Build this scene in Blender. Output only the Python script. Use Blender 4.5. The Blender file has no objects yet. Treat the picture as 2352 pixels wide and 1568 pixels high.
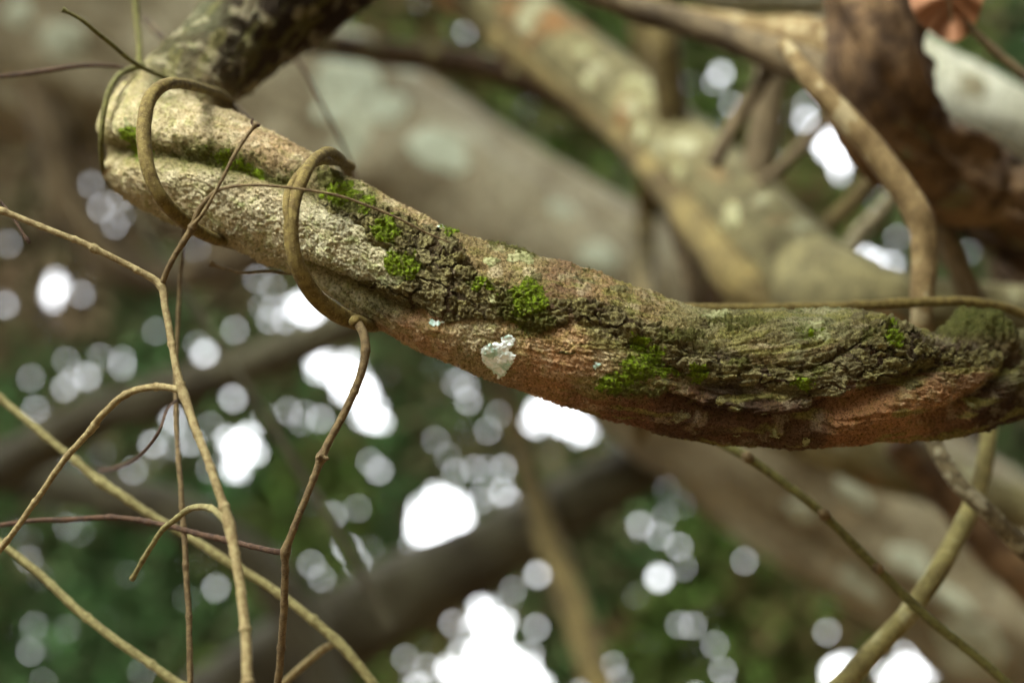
import bpy, math, random
import numpy as np
from mathutils import Vector

# ------------------------------------------------------------------ camera, sky, sun, exposure
sc = bpy.context.scene
COL = sc.collection
LENS, SENSOR, W, H = 50.0, 36.0, 2352.0, 1568.0
PITCH = math.radians(20)
CAM = np.array([0.0, 0.0, 1.6])
FWD = np.array([0.0, math.cos(PITCH), math.sin(PITCH)])
RGT = np.array([1.0, 0.0, 0.0])
UPV = np.array([0.0, -math.sin(PITCH), math.cos(PITCH)])
K = SENSOR / LENS / W                    # metres per pixel per metre of distance
FOCUS = 0.752

cd = bpy.data.cameras.new("camera")
cam = bpy.data.objects.new("camera", cd)
COL.objects.link(cam)
cam.location = CAM
cam.rotation_euler = (math.pi / 2 + PITCH, 0, 0)
cd.lens, cd.sensor_width = LENS, SENSOR
cd.clip_start, cd.clip_end = 0.05, 500
cd.dof.use_dof = True
cd.dof.focus_distance = FOCUS
cd.dof.aperture_fstop = 2.8
sc.camera = cam

SUN_EL, SUN_AZ = math.radians(50), math.radians(-142)      # azimuth from +Y towards +X
world = bpy.data.worlds.new("World")
sc.world = world
world.use_nodes = True
nt = world.node_tree
nt.nodes.clear()
sky = nt.nodes.new("ShaderNodeTexSky")
sky.sky_type = 'NISHITA'
sky.sun_disc = False
sky.sun_elevation = SUN_EL
sky.sun_rotation = SUN_AZ
sky.air_density, sky.dust_density, sky.ozone_density = 1.0, 4.0, 1.0
hsv = nt.nodes.new("ShaderNodeHueSaturation")
hsv.inputs['Saturation'].default_value = 0.12              # white overcast sky
bgn = nt.nodes.new("ShaderNodeBackground")
bgn.inputs['Strength'].default_value = 0.15
wo = nt.nodes.new("ShaderNodeOutputWorld")
nt.links.new(sky.outputs[0], hsv.inputs['Color'])
nt.links.new(hsv.outputs[0], bgn.inputs['Color'])
nt.links.new(bgn.outputs[0], wo.inputs['Surface'])

sd = bpy.data.lights.new("sun", 'SUN')
sun = bpy.data.objects.new("sun", sd)
COL.objects.link(sun)
sd.energy, sd.angle, sd.color = 0.55, math.radians(12), (1.0, 0.95, 0.85)
SUND = Vector((math.sin(SUN_AZ) * math.cos(SUN_EL), math.cos(SUN_AZ) * math.cos(SUN_EL), math.sin(SUN_EL)))
sun.rotation_euler = SUND.to_track_quat('Z', 'Y').to_euler()

vs = sc.view_settings
vs.view_transform, vs.look, vs.gamma, vs.use_curve_mapping = 'Standard', 'None', 1.0, False
vs.exposure = 3.7
sc.render.engine = 'CYCLES'
cy = sc.cycles
cy.max_bounces, cy.diffuse_bounces, cy.glossy_bounces, cy.transmission_bounces = 6, 4, 2, 3
cy.use_denoising = True
cy.sample_clamp_indirect = 6.0
cy.blur_glossy = 1.0

rng = np.random.default_rng(7)
random.seed(7)

# ------------------------------------------------------------------ helpers
def at(x, y, d):
    """pixels of the 2352x1568 view and a distance -> a point of the place"""
    x, y, d = np.asarray(x, float), np.asarray(y, float), np.asarray(d, float)
    a = (x - W / 2) * K * d
    b = -(y - H / 2) * K * d
    return CAM + a[..., None] * RGT + b[..., None] * UPV + d[..., None] * FWD

def project(P):
    q = P - CAM
    d = q @ FWD
    return W / 2 + (q @ RGT) / (K * d), H / 2 - (q @ UPV) / (K * d), d

def hash3(ix, iy, iz, seed=0):
    h = (ix.astype(np.int64) * 73856093) ^ (iy.astype(np.int64) * 19349663) ^ (iz.astype(np.int64) * 83492791) ^ (seed * 2654435761)
    h = (h ^ (h >> 13)) * 1274126177
    h = (h ^ (h >> 16)) & 0xffffff
    return h / float(0xffffff)

def noise(x, y, z, seed=0):
    """value noise in -1..1"""
    xi, yi, zi = np.floor(x), np.floor(y), np.floor(z)
    fx, fy, fz = x - xi, y - yi, z - zi
    fx, fy, fz = [f * f * f * (f * (f * 6 - 15) + 10) for f in (fx, fy, fz)]
    out = 0
    for a in (0, 1):
        wx = fx if a else 1 - fx
        for b in (0, 1):
            wy = fy if b else 1 - fy
            for c in (0, 1):
                wz = fz if c else 1 - fz
                out = out + hash3(xi + a, yi + b, zi + c, seed) * wx * wy * wz
    return out * 2 - 1

def fbm(x, y, z, seed=0, octs=3, gain=0.5):
    s, a, t = 0, 1.0, 0
    for k in range(octs):
        s = s + a * noise(x * 2 ** k + 17.3 * k, y * 2 ** k - 9.1 * k, z * 2 ** k + 3.7 * k, seed + k)
        t += a
        a *= gain
    return s / t * 1.5

def sstep(a, b, x):
    t = np.clip((x - a) / (b - a), 0, 1)
    return t * t * (3 - 2 * t)

def lin(c):
    c = np.asarray(c, float) / 255.0
    return np.where(c <= 0.04045, c / 12.92, ((c + 0.055) / 1.055) ** 2.4)

def catmull(pts, n):
    """pts (m,k) -> n points along a centripetal-ish Catmull-Rom curve, evenly spaced in the first two columns"""
    p = np.asarray(pts, float)
    p = np.vstack([2 * p[0] - p[1], p, 2 * p[-1] - p[-2]])
    out = []
    for i in range(1, len(p) - 2):
        t = np.linspace(0, 1, 24, endpoint=False)[:, None]
        a, b, c, d = p[i - 1], p[i], p[i + 1], p[i + 2]
        out.append(0.5 * (2 * b + (c - a) * t + (2 * a - 5 * b + 4 * c - d) * t ** 2 + (3 * b - a - 3 * c + d) * t ** 3))
    out.append(p[-2][None, :])
    q = np.vstack(out)
    w = q.copy()
    if q.shape[1] >= 3:
        w = np.column_stack([q[:, 0], q[:, 1], q[:, 2] * 2500])
    seg = np.sqrt((np.diff(w, axis=0) ** 2).sum(1))
    cum = np.concatenate([[0], np.cumsum(seg)])
    u = np.linspace(0, cum[-1], n)
    return np.column_stack([np.interp(u, cum, q[:, k]) for k in range(q.shape[1])])

def mesh_obj(name, V, F, m, parent=None, attrs=None, smooth=True):
    me = bpy.data.meshes.new(name)
    V = np.asarray(V, dtype=np.float32)
    F = np.asarray(F, dtype=np.int32)
    me.vertices.add(len(V))
    me.vertices.foreach_set('co', V.ravel())
    k = F.shape[1]
    me.loops.add(F.size)
    me.loops.foreach_set('vertex_index', F.ravel())
    me.polygons.add(len(F))
    me.polygons.foreach_set('loop_start', np.arange(0, F.size, k, dtype=np.int32))
    me.polygons.foreach_set('use_smooth', np.full(len(F), smooth))
    me.update(calc_edges=True)
    for nme, (typ, arr) in (attrs or {}).items():
        at_ = me.attributes.new(nme, typ, 'POINT')
        if typ == 'FLOAT_COLOR':
            full = np.ones((len(V), 4), np.float32)
            full[:, :3] = arr
            at_.data.foreach_set('color', full.ravel())
        else:
            at_.data.foreach_set('value', np.asarray(arr, np.float32))
    me.materials.append(m)
    o = bpy.data.objects.new(name, me)
    COL.objects.link(o)
    if parent is not None:
        o.parent = parent
        o.matrix_parent_inverse = parent.matrix_world.inverted()
    return o

def tag(o, label=None, cat=None, group=None, kind=None):
    if label: o['label'] = label
    if cat: o['category'] = cat
    if group: o['group'] = group
    if kind: o['kind'] = kind
    return o

def empty(name, loc, label, cat, group=None):
    o = bpy.data.objects.new(name, None)
    o.empty_display_size = 0.02
    COL.objects.link(o)
    o.location = Vector(loc)
    bpy.context.view_layer.update()
    return tag(o, label, cat, group)

def frames(C):
    """parallel transport frames started at the middle, first axis facing the camera"""
    n = len(C)
    T = np.gradient(C, axis=0)
    T /= np.linalg.norm(T, axis=1)[:, None] + 1e-12
    E = np.zeros_like(C)
    m = n // 2
    a = CAM - C[m]
    a -= T[m] * (a @ T[m])
    E[m] = a / np.linalg.norm(a)
    for rngi in (range(m + 1, n), range(m - 1, -1, -1)):
        prev = m
        for i in rngi:
            v = E[prev] - T[i] * (E[prev] @ T[i])
            E[i] = v / (np.linalg.norm(v) + 1e-12)
            prev = i
    return T, E, np.cross(T, E)

def grid_faces(n, m, wrap=True):
    i = np.arange(n - 1)[:, None]
    j = np.arange(m if wrap else m - 1)[None, :]
    a = i * m + j
    b = i * m + (j + 1) % m
    return np.stack([a, b, b + m, a + m], -1).reshape(-1, 4)

def tube(name, pts, m, parent=None, sides=16, step=8.0, rough=0.05, knots=None, lobes=0.0, nlobes=3, twist=0.0,
         taper_end=False, taper_start=False, seed=0, rscale=1.0, bend=0.0):
    """pts rows: x px, y px, distance m, radius px"""
    p = np.asarray(pts, float)
    L = np.sqrt((np.diff(p[:, :2], axis=0) ** 2).sum(1)).sum() + abs(np.diff(p[:, 2])).sum() * 600
    n = max(8, int(L / step))
    q = catmull(p, n)
    u = np.arange(n) * L / n
    if bend:
        q[:, 0] += bend * noise(u / 70, u * 0 + seed, u * 0, 31) + bend * .4 * noise(u / 22, u * 0 + seed, u * 0, 33)
        q[:, 1] += bend * noise(u / 70, u * 0 + seed, u * 0 + 5, 32) + bend * .4 * noise(u / 22, u * 0 + seed, u * 0 + 5, 34)
    C = at(q[:, 0], q[:, 1], q[:, 2])
    R = q[:, 3] * K * q[:, 2] * rscale
    if bend and m.name.endswith('twig'):          # leaf scars and small joints
        rk = np.random.default_rng(seed + 900)
        for ku in np.cumsum(rk.uniform(45, 130, int(L / 60))):
            R = R * (1 + rk.uniform(.08, .34) * np.exp(-((u - ku) / rk.uniform(3.5, 6)) ** 2))
    for kx, ky, kw, kh in (knots or []):
        dd = np.hypot(q[:, 0] - kx, q[:, 1] - ky)
        R = R * (1 + kh * np.exp(-(dd / kw) ** 2))
    if taper_end: R[-3:] *= np.array([0.85, 0.6, 0.15])
    if taper_start: R[:3] *= np.array([0.15, 0.6, 0.85])
    T, E, B = frames(C)
    th = np.linspace(0, 2 * np.pi, sides, endpoint=False)
    N = np.cos(th)[None, :, None] * E[:, None] + np.sin(th)[None, :, None] * B[:, None]
    base = C[:, None] + N * R[:, None, None]
    rp = R[:, None] / (K * q[:, 2:3])
    uu = np.broadcast_to(u[:, None], (n, sides))
    tt = th[None, :] + twist * uu
    c_, s_ = np.cos(tt), np.sin(tt)
    f = rough * fbm(uu / (rp * 2.5) + seed, c_ * 1.3, s_ * 1.3 + seed, 5 + seed, 3, .6)
    f = f + rough * .7 * fbm(uu / (rp * 1.2) + seed, c_ * 4, s_ * 4, 15 + seed, 2)
    if lobes:
        f = f + lobes * (np.abs(np.cos(nlobes * tt / 2)) - .6)
    V = C[:, None] + N * (R[:, None] * (1 + f))[..., None]
    V = V.reshape(-1, 3)
    F = grid_faces(n, sides)
    # end caps as fans of quads around a centre point
    V = np.vstack([V, C[0], C[-1]])
    cap = []
    for j in range(0, sides, 2):
        cap.append((n * sides, (j + 2) % sides, (j + 1) % sides, j))
        o = (n - 1) * sides
        cap.append((n * sides + 1, o + j, o + (j + 1) % sides, o + (j + 2) % sides))
    F = np.vstack([F, cap])
    ua = np.concatenate([uu.ravel(), [0, L]]) * 0.001
    return mesh_obj(name, V, F, m, parent, {'along': ('FLOAT', ua)})

# ------------------------------------------------------------------ materials
class NB:
    def __init__(s, name):
        s.m = bpy.data.materials.new(name)
        s.m.use_nodes = True
        s.t = s.m.node_tree
        s.t.nodes.clear()
        s.out = s.n('ShaderNodeOutputMaterial')
    def n(s, typ, **kw):
        nd = s.t.nodes.new(typ)
        for k, v in kw.items(): setattr(nd, k, v)
        return nd
    def l(s, a, b): s.t.links.new(a, b)
    def noise(s, vec, scale, detail=4, rough=.6, dist=0):
        nd = s.n('ShaderNodeTexNoise')
        nd.inputs['Scale'].default_value = scale
        nd.inputs['Detail'].default_value = detail
        nd.inputs['Roughness'].default_value = rough
        nd.inputs['Distortion'].default_value = dist
        if vec is not None: s.l(vec, nd.inputs['Vector'])
        return nd.outputs['Fac']
    def ramp(s, fac, a, b):
        nd = s.n('ShaderNodeMapRange')
        nd.interpolation_type = 'SMOOTHSTEP'
        nd.inputs['From Min'].default_value = a
        nd.inputs['From Max'].default_value = b
        s.l(fac, nd.inputs['Value'])
        return nd.outputs[0]
    def mix(s, fac, a, b, mode='MIX'):
        nd = s.n('ShaderNodeMix')
        nd.data_type = 'RGBA'
        nd.blend_type = mode
        for k, v in ((0, fac), (6, a), (7, b)):
            if hasattr(v, 'links'): s.l(v, nd.inputs[k])
            elif k == 0: nd.inputs[0].default_value = v
            else: nd.inputs[k].default_value = (*v, 1) if len(v) == 3 else v
        return nd.outputs[2]
    def math(s, op, a, b=None):
        nd = s.n('ShaderNodeMath')
        nd.operation = op
        for k, v in ((0, a), (1, b)):
            if v is None: continue
            if hasattr(v, 'links'): s.l(v, nd.inputs[k])
            else: nd.inputs[k].default_value = v
        return nd.outputs[0]
    def finish(s, col, rough=.9, bump=None, bdist=.001, bstr=1.0, spec=.2, translucent=0.0):
        bs = s.n('ShaderNodeBsdfPrincipled')
        if hasattr(col, 'links'): s.l(col, bs.inputs['Base Color'])
        else: bs.inputs['Base Color'].default_value = (*col, 1)
        bs.inputs['Roughness'].default_value = rough
        bs.inputs['Specular IOR Level'].default_value = spec
        if bump is not None:
            bn = s.n('ShaderNodeBump')
            bn.inputs['Distance'].default_value = bdist
            bn.inputs['Strength'].default_value = bstr
            s.l(bump, bn.inputs['Height'])
            s.l(bn.outputs[0], bs.inputs['Normal'])
        res = bs.outputs[0]
        if translucent:
            tr = s.n('ShaderNodeBsdfTranslucent')
            if hasattr(col, 'links'): s.l(col, tr.inputs['Color'])
            else: tr.inputs['Color'].default_value = (*col, 1)
            mx = s.n('ShaderNodeMixShader')
            mx.inputs[0].default_value = translucent
            s.l(res, mx.inputs[1]); s.l(tr.outputs[0], mx.inputs[2])
            res = mx.outputs[0]
        s.l(res, s.out.inputs['Surface'])
        return s.m

def pos(b):
    return b.n('ShaderNodeNewGeometry').outputs['Position']

def bark_mat(name, base, dark, patch=None, pscale=12, pth=(.55, .62), scale=40, patch2=None, p2scale=20, p2th=(.58, .66), stretch=None, fine=(.55, 1.35), k_=.48):
    b = NB(name)
    v = pos(b)
    n1 = b.noise(v, scale, 5, .65)
    c = b.mix(b.ramp(n1, .35, .65), tuple(lin(dark)), tuple(lin(base)))
    if patch2 is not None:
        c = b.mix(b.ramp(b.noise(v, p2scale, 3, .55, .3), *p2th), c, tuple(lin(patch2)))
    if patch is not None:
        c = b.mix(b.ramp(b.noise(v, pscale, 3, .5, .2), *pth), c, tuple(lin(patch)))
    n2 = b.noise(v, scale * 12, 3, .7)
    k = b.n('ShaderNodeMapRange')
    k.inputs['From Min'].default_value, k.inputs['From Max'].default_value = .3, .7
    k.inputs['To Min'].default_value, k.inputs['To Max'].default_value = fine
    b.l(n2, k.inputs['Value'])
    kk = b.n('ShaderNodeCombineColor')
    for i in range(3): b.l(k.outputs[0], kk.inputs[i])
    c = b.mix(1.0, c, kk.outputs[0], 'MULTIPLY')
    c = b.mix(1.0, c, (k_, k_ * 1.05, k_), 'MULTIPLY')
    return b.finish(c, .88, n2, .0012, .6)

def main_bark():
    b = NB('twisted_bark')
    a = b.n('ShaderNodeAttribute'); a.attribute_name = 'tone'
    v = pos(b)
    tn = a.outputs['Color']
    n2 = b.noise(v, 1500, 3, .75)
    n3 = b.noise(v, 640, 5, .75, .4)
    n5 = b.noise(v, 900, 4, .75, .3)
    n4 = b.noise(v, 150, 4, .65, .3)
    c = b.mix(b.ramp(n3, .47, .60), tn, b.mix(1.0, tn, (.36, .34, .25), 'MULTIPLY'))
    c = b.mix(b.math('MULTIPLY', b.ramp(n5, .53, .62), .75), c, b.mix(1.0, tn, (1.75, 1.72, 1.62), 'MULTIPLY'))
    c = b.mix(b.math('MULTIPLY', b.ramp(n4, .50, .62), .55), c, b.mix(1.0, c, (.66, .78, .46), 'MULTIPLY'))
    h = b.math('ADD', b.math('MULTIPLY', b.math('SUBTRACT', 1.0, n3), .9), b.math('MULTIPLY', n2, .5))
    return b.finish(c, .92, h, .0016, 1.0, .15)

def crust_mat():
    b = NB('lichen_crust')
    v = pos(b)
    oi = b.n('ShaderNodeObjectInfo')
    n1 = b.noise(v, 160, 4, .6)
    n2 = b.noise(v, 1100, 2, .7)
    c = b.mix(b.ramp(n1, .38, .62), tuple(lin((80, 75, 48))), tuple(lin((120, 117, 76))))
    c = b.mix(b.math('MULTIPLY', b.ramp(oi.outputs['Random'], .3, 1.0), .45), c, tuple(lin((120, 116, 88))))
    c = b.mix(b.ramp(n2, .5, .7), b.mix(1.0, c, (.62, .6, .55), 'MULTIPLY'), b.mix(1.0, c, (1.35, 1.35, 1.2), 'MULTIPLY'))
    return b.finish(c, .95, n2, .0013, 1.0, .1)

def moss_mat(name, c1, c2, c3):
    b = NB(name)
    v = pos(b)
    n1 = b.noise(v, 260, 3, .6)
    n2 = b.noise(v, 1000, 2, .6)
    c = b.mix(b.ramp(n1, .35, .6), tuple(lin(c1)), tuple(lin(c2)))
    c = b.mix(b.ramp(n2, .55, .72), c, tuple(lin(c3)))
    c = b.mix(b.ramp(b.noise(v, 420, 4, .7), .50, .60), c, tuple(lin((74, 76, 34))))
    return b.finish(c, .85, n2, .0012, .8, .15, .15)

def simple_twig(name, base, dark, pale, scale=260):
    b = NB(name)
    v = pos(b)
    n1 = b.noise(v, scale, 4, .6)
    n2 = b.noise(v, scale * 5, 2, .6)
    c = b.mix(b.ramp(n1, .36, .64), tuple(lin(dark)), tuple(lin(base)))
    c = b.mix(b.ramp(n2, .58, .72), c, tuple(lin(pale)))
    c = b.mix(1.0, c, (.52, .58, .54), 'MULTIPLY')
    return b.finish(c, .8, n2, .0009, .8, .2)

M = {}
M['main'] = main_bark()
M['crust'] = crust_mat()
M['moss'] = moss_mat('bright_moss', (76, 90, 16), (104, 128, 20), (132, 152, 42))
M['moss_olive'] = moss_mat('olive_moss', (68, 66, 34), (88, 88, 44), (108, 110, 56))
b = NB('white_lichen')
v = pos(b)
c = b.mix(b.ramp(b.noise(v, 170, 4, .6, .5), .42, .6), tuple(lin((222, 236, 232))), tuple(lin((158, 194, 174))))
M['lichen'] = b.finish(c, .9, b.noise(v, 700, 3, .6), .0012, .9, .1)
b = NB('green_lichen')
v = pos(b)
c = b.mix(b.ramp(b.noise(v, 260, 4, .6, .5), .42, .6), tuple(lin((140, 142, 102))), tuple(lin((108, 112, 72))))
M['glichen'] = b.finish(c, .9, b.noise(v, 900, 3, .6), .001, .9, .1)
M['vine'] = simple_twig('smooth_vine', (140, 120, 66), (104, 84, 42), (176, 154, 98))
M['vine_green'] = simple_twig('olive_vine', (118, 112, 58), (92, 84, 44), (140, 134, 80))
M['twig'] = simple_twig('tan_twig', (168, 148, 106), (130, 108, 72), (190, 172, 130))
M['twig_y'] = simple_twig('straw_twig', (150, 138, 92), (116, 102, 62), (172, 162, 116))
M['twig_d'] = simple_twig('dark_twig', (92, 66, 48), (60, 42, 32), (120, 92, 68))
M['twig_m'] = simple_twig('brown_twig', (132, 110, 76), (98, 78, 52), (154, 132, 96))
M['pale_trunk'] = bark_mat('pale_trunk_bark', (164, 155, 128), (112, 100, 74), (180, 184, 158), 6, (.62, .7), 6, (132, 118, 90), 4, k_=.56)
M['olive_trunk'] = bark_mat('olive_trunk_bark', (140, 132, 92), (92, 84, 54), (168, 164, 130), 14, (.60, .68), 16, (140, 104, 62), 9)
M['rough_trunk'] = bark_mat('rough_brown_bark', (138, 110, 78), (74, 56, 38), (122, 114, 80), 22, (.60, .68), 30, (150, 122, 86), 14, (.56, .66))
M['dim_stem'] = bark_mat('drab_stem_bark', (94, 90, 68), (68, 62, 46), None, 10, (.6, .7), 8)  # green-grey bark of the far branches
M['white_trunk'] = bark_mat('white_grey_bark', (206, 206, 186), (172, 170, 146), (140, 132, 104), 12, (.62, .7), 12)
M['brown_stem'] = bark_mat('brown_stem_bark', (128, 112, 84), (78, 66, 48), None, 10, (.6, .7), 12)
M['olive_stem'] = bark_mat('olive_stem_bark', (140, 124, 76), (96, 82, 50), None, 10, (.6, .7), 14)
M['tan_stem'] = bark_mat('tan_stem_bark', (168, 144, 100), (120, 98, 62), (196, 180, 140), 60, (.56, .66), 60)
M['grey_stem'] = bark_mat('speckled_grey_bark', (150, 138, 106), (96, 84, 58), (190, 182, 152), 120, (.55, .62), 160)
M['bark_and_shade'] = bark_mat('dark_bark_and_shade', (92, 70, 44), (44, 32, 20), (146, 144, 100), 34, (.60, .68), 40, (112, 104, 60), 20)  # bark of the root stem; also painted shade on the added limbs
M['yellow_stem'] = bark_mat('yellow_stem_bark', (156, 146, 92), (112, 100, 58), (176, 168, 122), 40, (.6, .7), 40)
M['pale_lichen'] = bark_mat('pale_lichen', (216, 222, 196), (186, 190, 164), None, 10, (.6, .7), 30)
M['lichen_highlight'] = bark_mat('lichen_highlight', (188, 186, 146), (150, 146, 106), None, 10, (.6, .7), 30, k_=.6)
b = NB('dead_leaf')
v = pos(b)
M['dead'] = b.finish(b.mix(b.noise(v, 30, 3), tuple(lin((118, 80, 52))), tuple(lin((136, 98, 68)))), .7, translucent=.35)

def leaf_mat(name, cols, trans=.3, scale=1.1):
    b = NB(name)
    v = pos(b)
    a = b.n('ShaderNodeAttribute'); a.attribute_name = 'leaf'
    n1 = b.noise(v, scale, 3, .6)
    c = b.mix(b.ramp(n1, .42, .58), tuple(lin(cols[0])), tuple(lin(cols[1])))
    c = b.mix(b.ramp(a.outputs['Fac'], .35, 1.0), c, tuple(lin(cols[2])))
    c = b.mix(1.0, c, (.84, .76, .80), 'MULTIPLY')
    return b.finish(c, .7, translucent=trans, spec=.08)
M['leaves'] = leaf_mat('dark_leaves', ((52, 62, 26), (76, 68, 40), (62, 92, 34)))
M['leaves_teal'] = leaf_mat('blue_green_leaves', ((46, 64, 34), (66, 66, 40), (50, 86, 42)))
M['leaves_brown'] = leaf_mat('brown_leaves', ((74, 68, 46), (62, 62, 36), (86, 76, 54)))
b = NB('leaf_litter')
v = pos(b)
M['ground'] = b.finish(b.mix(b.ramp(b.noise(v, 9, 6, .7), .4, .6), tuple(lin((70, 54, 36))), tuple(lin((112, 90, 58)))), .95, b.noise(v, 30, 5, .7), .02)

# ------------------------------------------------------------------ ground
g = np.linspace(-60, 60, 61)
GX, GY = np.meshgrid(g, g, indexing='ij')
GZ = .12 * fbm(GX / 9, GY / 9, GX * 0, 3)
tag(mesh_obj('ground', np.stack([GX, GY, GZ], -1).reshape(-1, 3), grid_faces(61, 61, False)[:, ::-1], M['ground']), kind='structure')

# ------------------------------------------------------------------ trees behind, with the gaps between their leaves
SKYL = 7.0
G = []      # x, y, radius of a gap
def gaps(txt):
    for w in txt.split():
        f = [float(a) for a in w.split(',')]
        x, y, bb = f[:3]
        r = f[3] if len(f) > 3 else 42 * math.sqrt(float(lin([bb * 255])[0]) / SKYL)
        G.append((x, y, r))
gaps("205,335,.6 180,430,.5 230,480,.55 265,515,.4 120,665,.9,24 185,675,.5 10,700,.5 60,680,.5 85,715,.4 200,865,.75 150,890,.6 280,840,.5 "
     "80,940,.45 360,760,.45 470,810,.8 540,757,.42 620,735,.6 655,735,.7 690,705,1,26 715,720,1,20 735,830,1,24 790,865,1,34 835,905,1,30 "
     "855,960,1,24 535,915,.65 552,1030,1,34 540,1075,.8,16 610,960,.6 735,960,.6 700,950,.4 400,965,.8 350,1020,.6 440,1015,.65 110,1145,.7 "
     "195,1170,.6 590,640,.35 870,1080,.55 850,1060,.42 1070,890,.5 1075,920,.6 1060,870,.35 1240,950,1,28 1290,970,1,30 1335,990,.9,18 "
     "1270,1050,1,18 1285,1090,.9 1155,1075,.6 1090,1075,.5 1155,1130,.6 1170,1150,.6 1110,1130,.4 765,1183,.5 985,1205,1,62 945,1185,1,26 "
     "1050,1190,1,34 1000,1150,1,20 900,1200,.8 800,1260,.7 820,1290,.65 855,1260,.6 860,1300,.55 835,1330,.45 715,1295,.5 495,1350,.5 755,1390,.85 "
     "1235,1320,.7 1515,1325,.95 1470,1205,.6 1560,1255,.5 1515,1230,.5 1710,1287,.45 1780,1270,.55 1750,1255,.45 1850,1315,1,20 1830,1370,.8 "
     "1815,1340,.75 1590,1435,.5 1560,1435,.35 1640,1480,.42 1660,1540,.42 1830,1460,.6 1855,1490,.65 1880,1510,.85 1850,1550,.9 1920,1545,1,30 "
     "1900,1450,.5 2060,1565,1,34 2100,1545,1,24 2140,1530,.7 2080,1500,.6 1780,1480,.45 70,1495,.42 185,1525,.5 680,1450,.42 930,1510,.45 "
     "980,1530,.42 1100,1390,.8 1110,1420,1,26 1135,1455,1,34 1120,1510,1,58 1170,1545,1,46 1060,1495,.7 1040,1545,.9,20 1215,1565,1,34 1230,1440,.55 "
     "1220,1500,.6 1040,1430,.45 800,1565,.8 850,1580,.9,20 960,1575,.9 480,1570,.6 1300,260,.48 1655,170,.85 1640,190,.5 1680,240,.5 "
     "1680,290,.45 1850,240,.55 1850,275,.8 1880,310,1,22 1905,340,1,28 1930,370,1,20 1930,402,.5 1985,590,.85 2010,600,.85 2045,607,.75 "
     "1600,1650,1,40 700,1650,1,30 300,1640,.9,20 1300,1640,1,50 -60,900,.7 -90,600,.8,20 -120,1200,.7 2450,1500,.8 2500,500,.8 60,820,.35 "
     "20,560,.38 330,890,.4 1185,1290,.38 1000,1010,.3 1120,990,.35 1420,1560,.35")
_g0 = list(G)
_r = random.Random(11)
for _ in range(110):
    q0 = _r.choice(_g0)
    if q0[1] < 450 and q0[0] > 600: continue
    G.append((q0[0] + _r.uniform(-75, 75), q0[1] + _r.uniform(-75, 75), _r.uniform(2.0, 6.5)))
G = np.array(G)
G[:, 2] = np.where(G[:, 2] < 12, G[:, 2] * .5, G[:, 2] * .62)
_big = [q0 for q0 in _g0 if q0[2] >= 16]
_ex = [(x + r * 1.05 * math.cos(t), y + r * 1.05 * math.sin(t), r * f) for x, y, r in _big for t, f in ((_r.uniform(0, 2), .22), (_r.uniform(2, 4), .16), (_r.uniform(4, 6), .26))]
G = np.vstack([G, np.array(_ex)])

def leaf_cloud(name, P, N, size, asp, m, parent=None, reject=None):
    n = len(P)
    up = rng.normal(size=(n, 3))
    A = np.cross(N, up); A /= np.linalg.norm(A, axis=1)[:, None]
    B = np.cross(N, A)
    s = size * rng.uniform(.7, 1.3, n)[:, None] if np.isscalar(size) else size * rng.uniform(.7, 1.3, n)[:, None]
    w = s * asp
    if reject is not None:
        keep = np.ones(n, bool)
        cx, cy_, d = project(P)
        ax, ay, _ = project(P + A * s * .5)
        bx, by, _ = project(P + B * w * .5)
        ax, ay, bx, by = ax - cx, ay - cy_, bx - cx, by - cy_
        det = ax * by - ay * bx
        det = np.where(np.abs(det) < 1e-3, 1e-3, det)
        # work in the frame scaled to the reference distance of the gaps
        for gx, gy, gr in reject:
            dx, dy = gx - cx, gy - cy_
            near = (dx * dx + dy * dy) < (90 + gr) ** 2
            idx = np.nonzero(near & keep)[0]
            if not len(idx): continue
            # shrink the offset by the gap radius, then test inside the leaf's ellipse
            D = np.hypot(dx[idx], dy[idx])
            k = np.clip(1 - gr / np.maximum(D, 1e-6), 0, 1)
            ex, ey = dx[idx] * k, dy[idx] * k
            uu = (ex * by[idx] - ey * bx[idx]) / det[idx]
            vv = (-ex * ay[idx] + ey * ax[idx]) / det[idx]
            keep[idx[(np.abs(uu) < 1.0) & (np.abs(vv) < 1.05 * (1 - .8 * np.clip(np.abs(uu), 0, 1) ** 2))]] = False
        P, N, A, B, s, w = [q[keep] for q in (P, N, A, B, s, w)]
        n = len(P)
    fold = N * w * .12
    V = np.stack([P - A * s * .5, P - A * s * .18 + B * w * .46 + fold, P + A * s * .2 + B * w * .4 + fold, P + A * s * .5,
                  P + A * s * .2 - B * w * .4 + fold, P - A * s * .18 - B * w * .46 + fold], 1).reshape(-1, 3)
    o = np.arange(n)[:, None] * 6
    F = np.concatenate([o + np.array([[0, 1, 2, 3]]), o + np.array([[0, 3, 4, 5]])])
    la = np.repeat(rng.uniform(0, 1, n), 6)
    return mesh_obj(name, V, F, m, parent, {'leaf': ('FLOAT', la)}, False)

trees = [  # x, y of the crown centre in the view, distance, leaf material, label
    (150, 350, 6.5, 'leaves_brown', 'dim brownish tree crown far behind the left bend of the liana'),
    (300, 1050, 6.2, 'leaves_teal', 'blurred blue green tree crown behind the forking twigs at lower left'),
    (700, 1500, 6.3, 'leaves', 'blurred dark green tree crown along the bottom edge left of centre'),
    (900, 60, 6.6, 'leaves', 'deep green tree crown showing above the pale trunk at top centre'),
    (1250, 1150, 6.4, 'leaves_teal', 'blurred tree crown with large sky gaps under the middle of the liana'),
    (1750, 1450, 6.2, 'leaves', 'green tree crown with bright sky gaps at the bottom right of centre'),
    (1750, 350, 6.5, 'leaves', 'green tree crown seen between the stems at upper right'),
    (2300, 650, 6.3, 'leaves_teal', 'dark tree crown at the right edge beyond the horizontal vine'),
    (2350, 1350, 6.6, 'leaves_brown', 'brownish tree crown behind the pale leaning trunk at lower right')]
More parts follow.
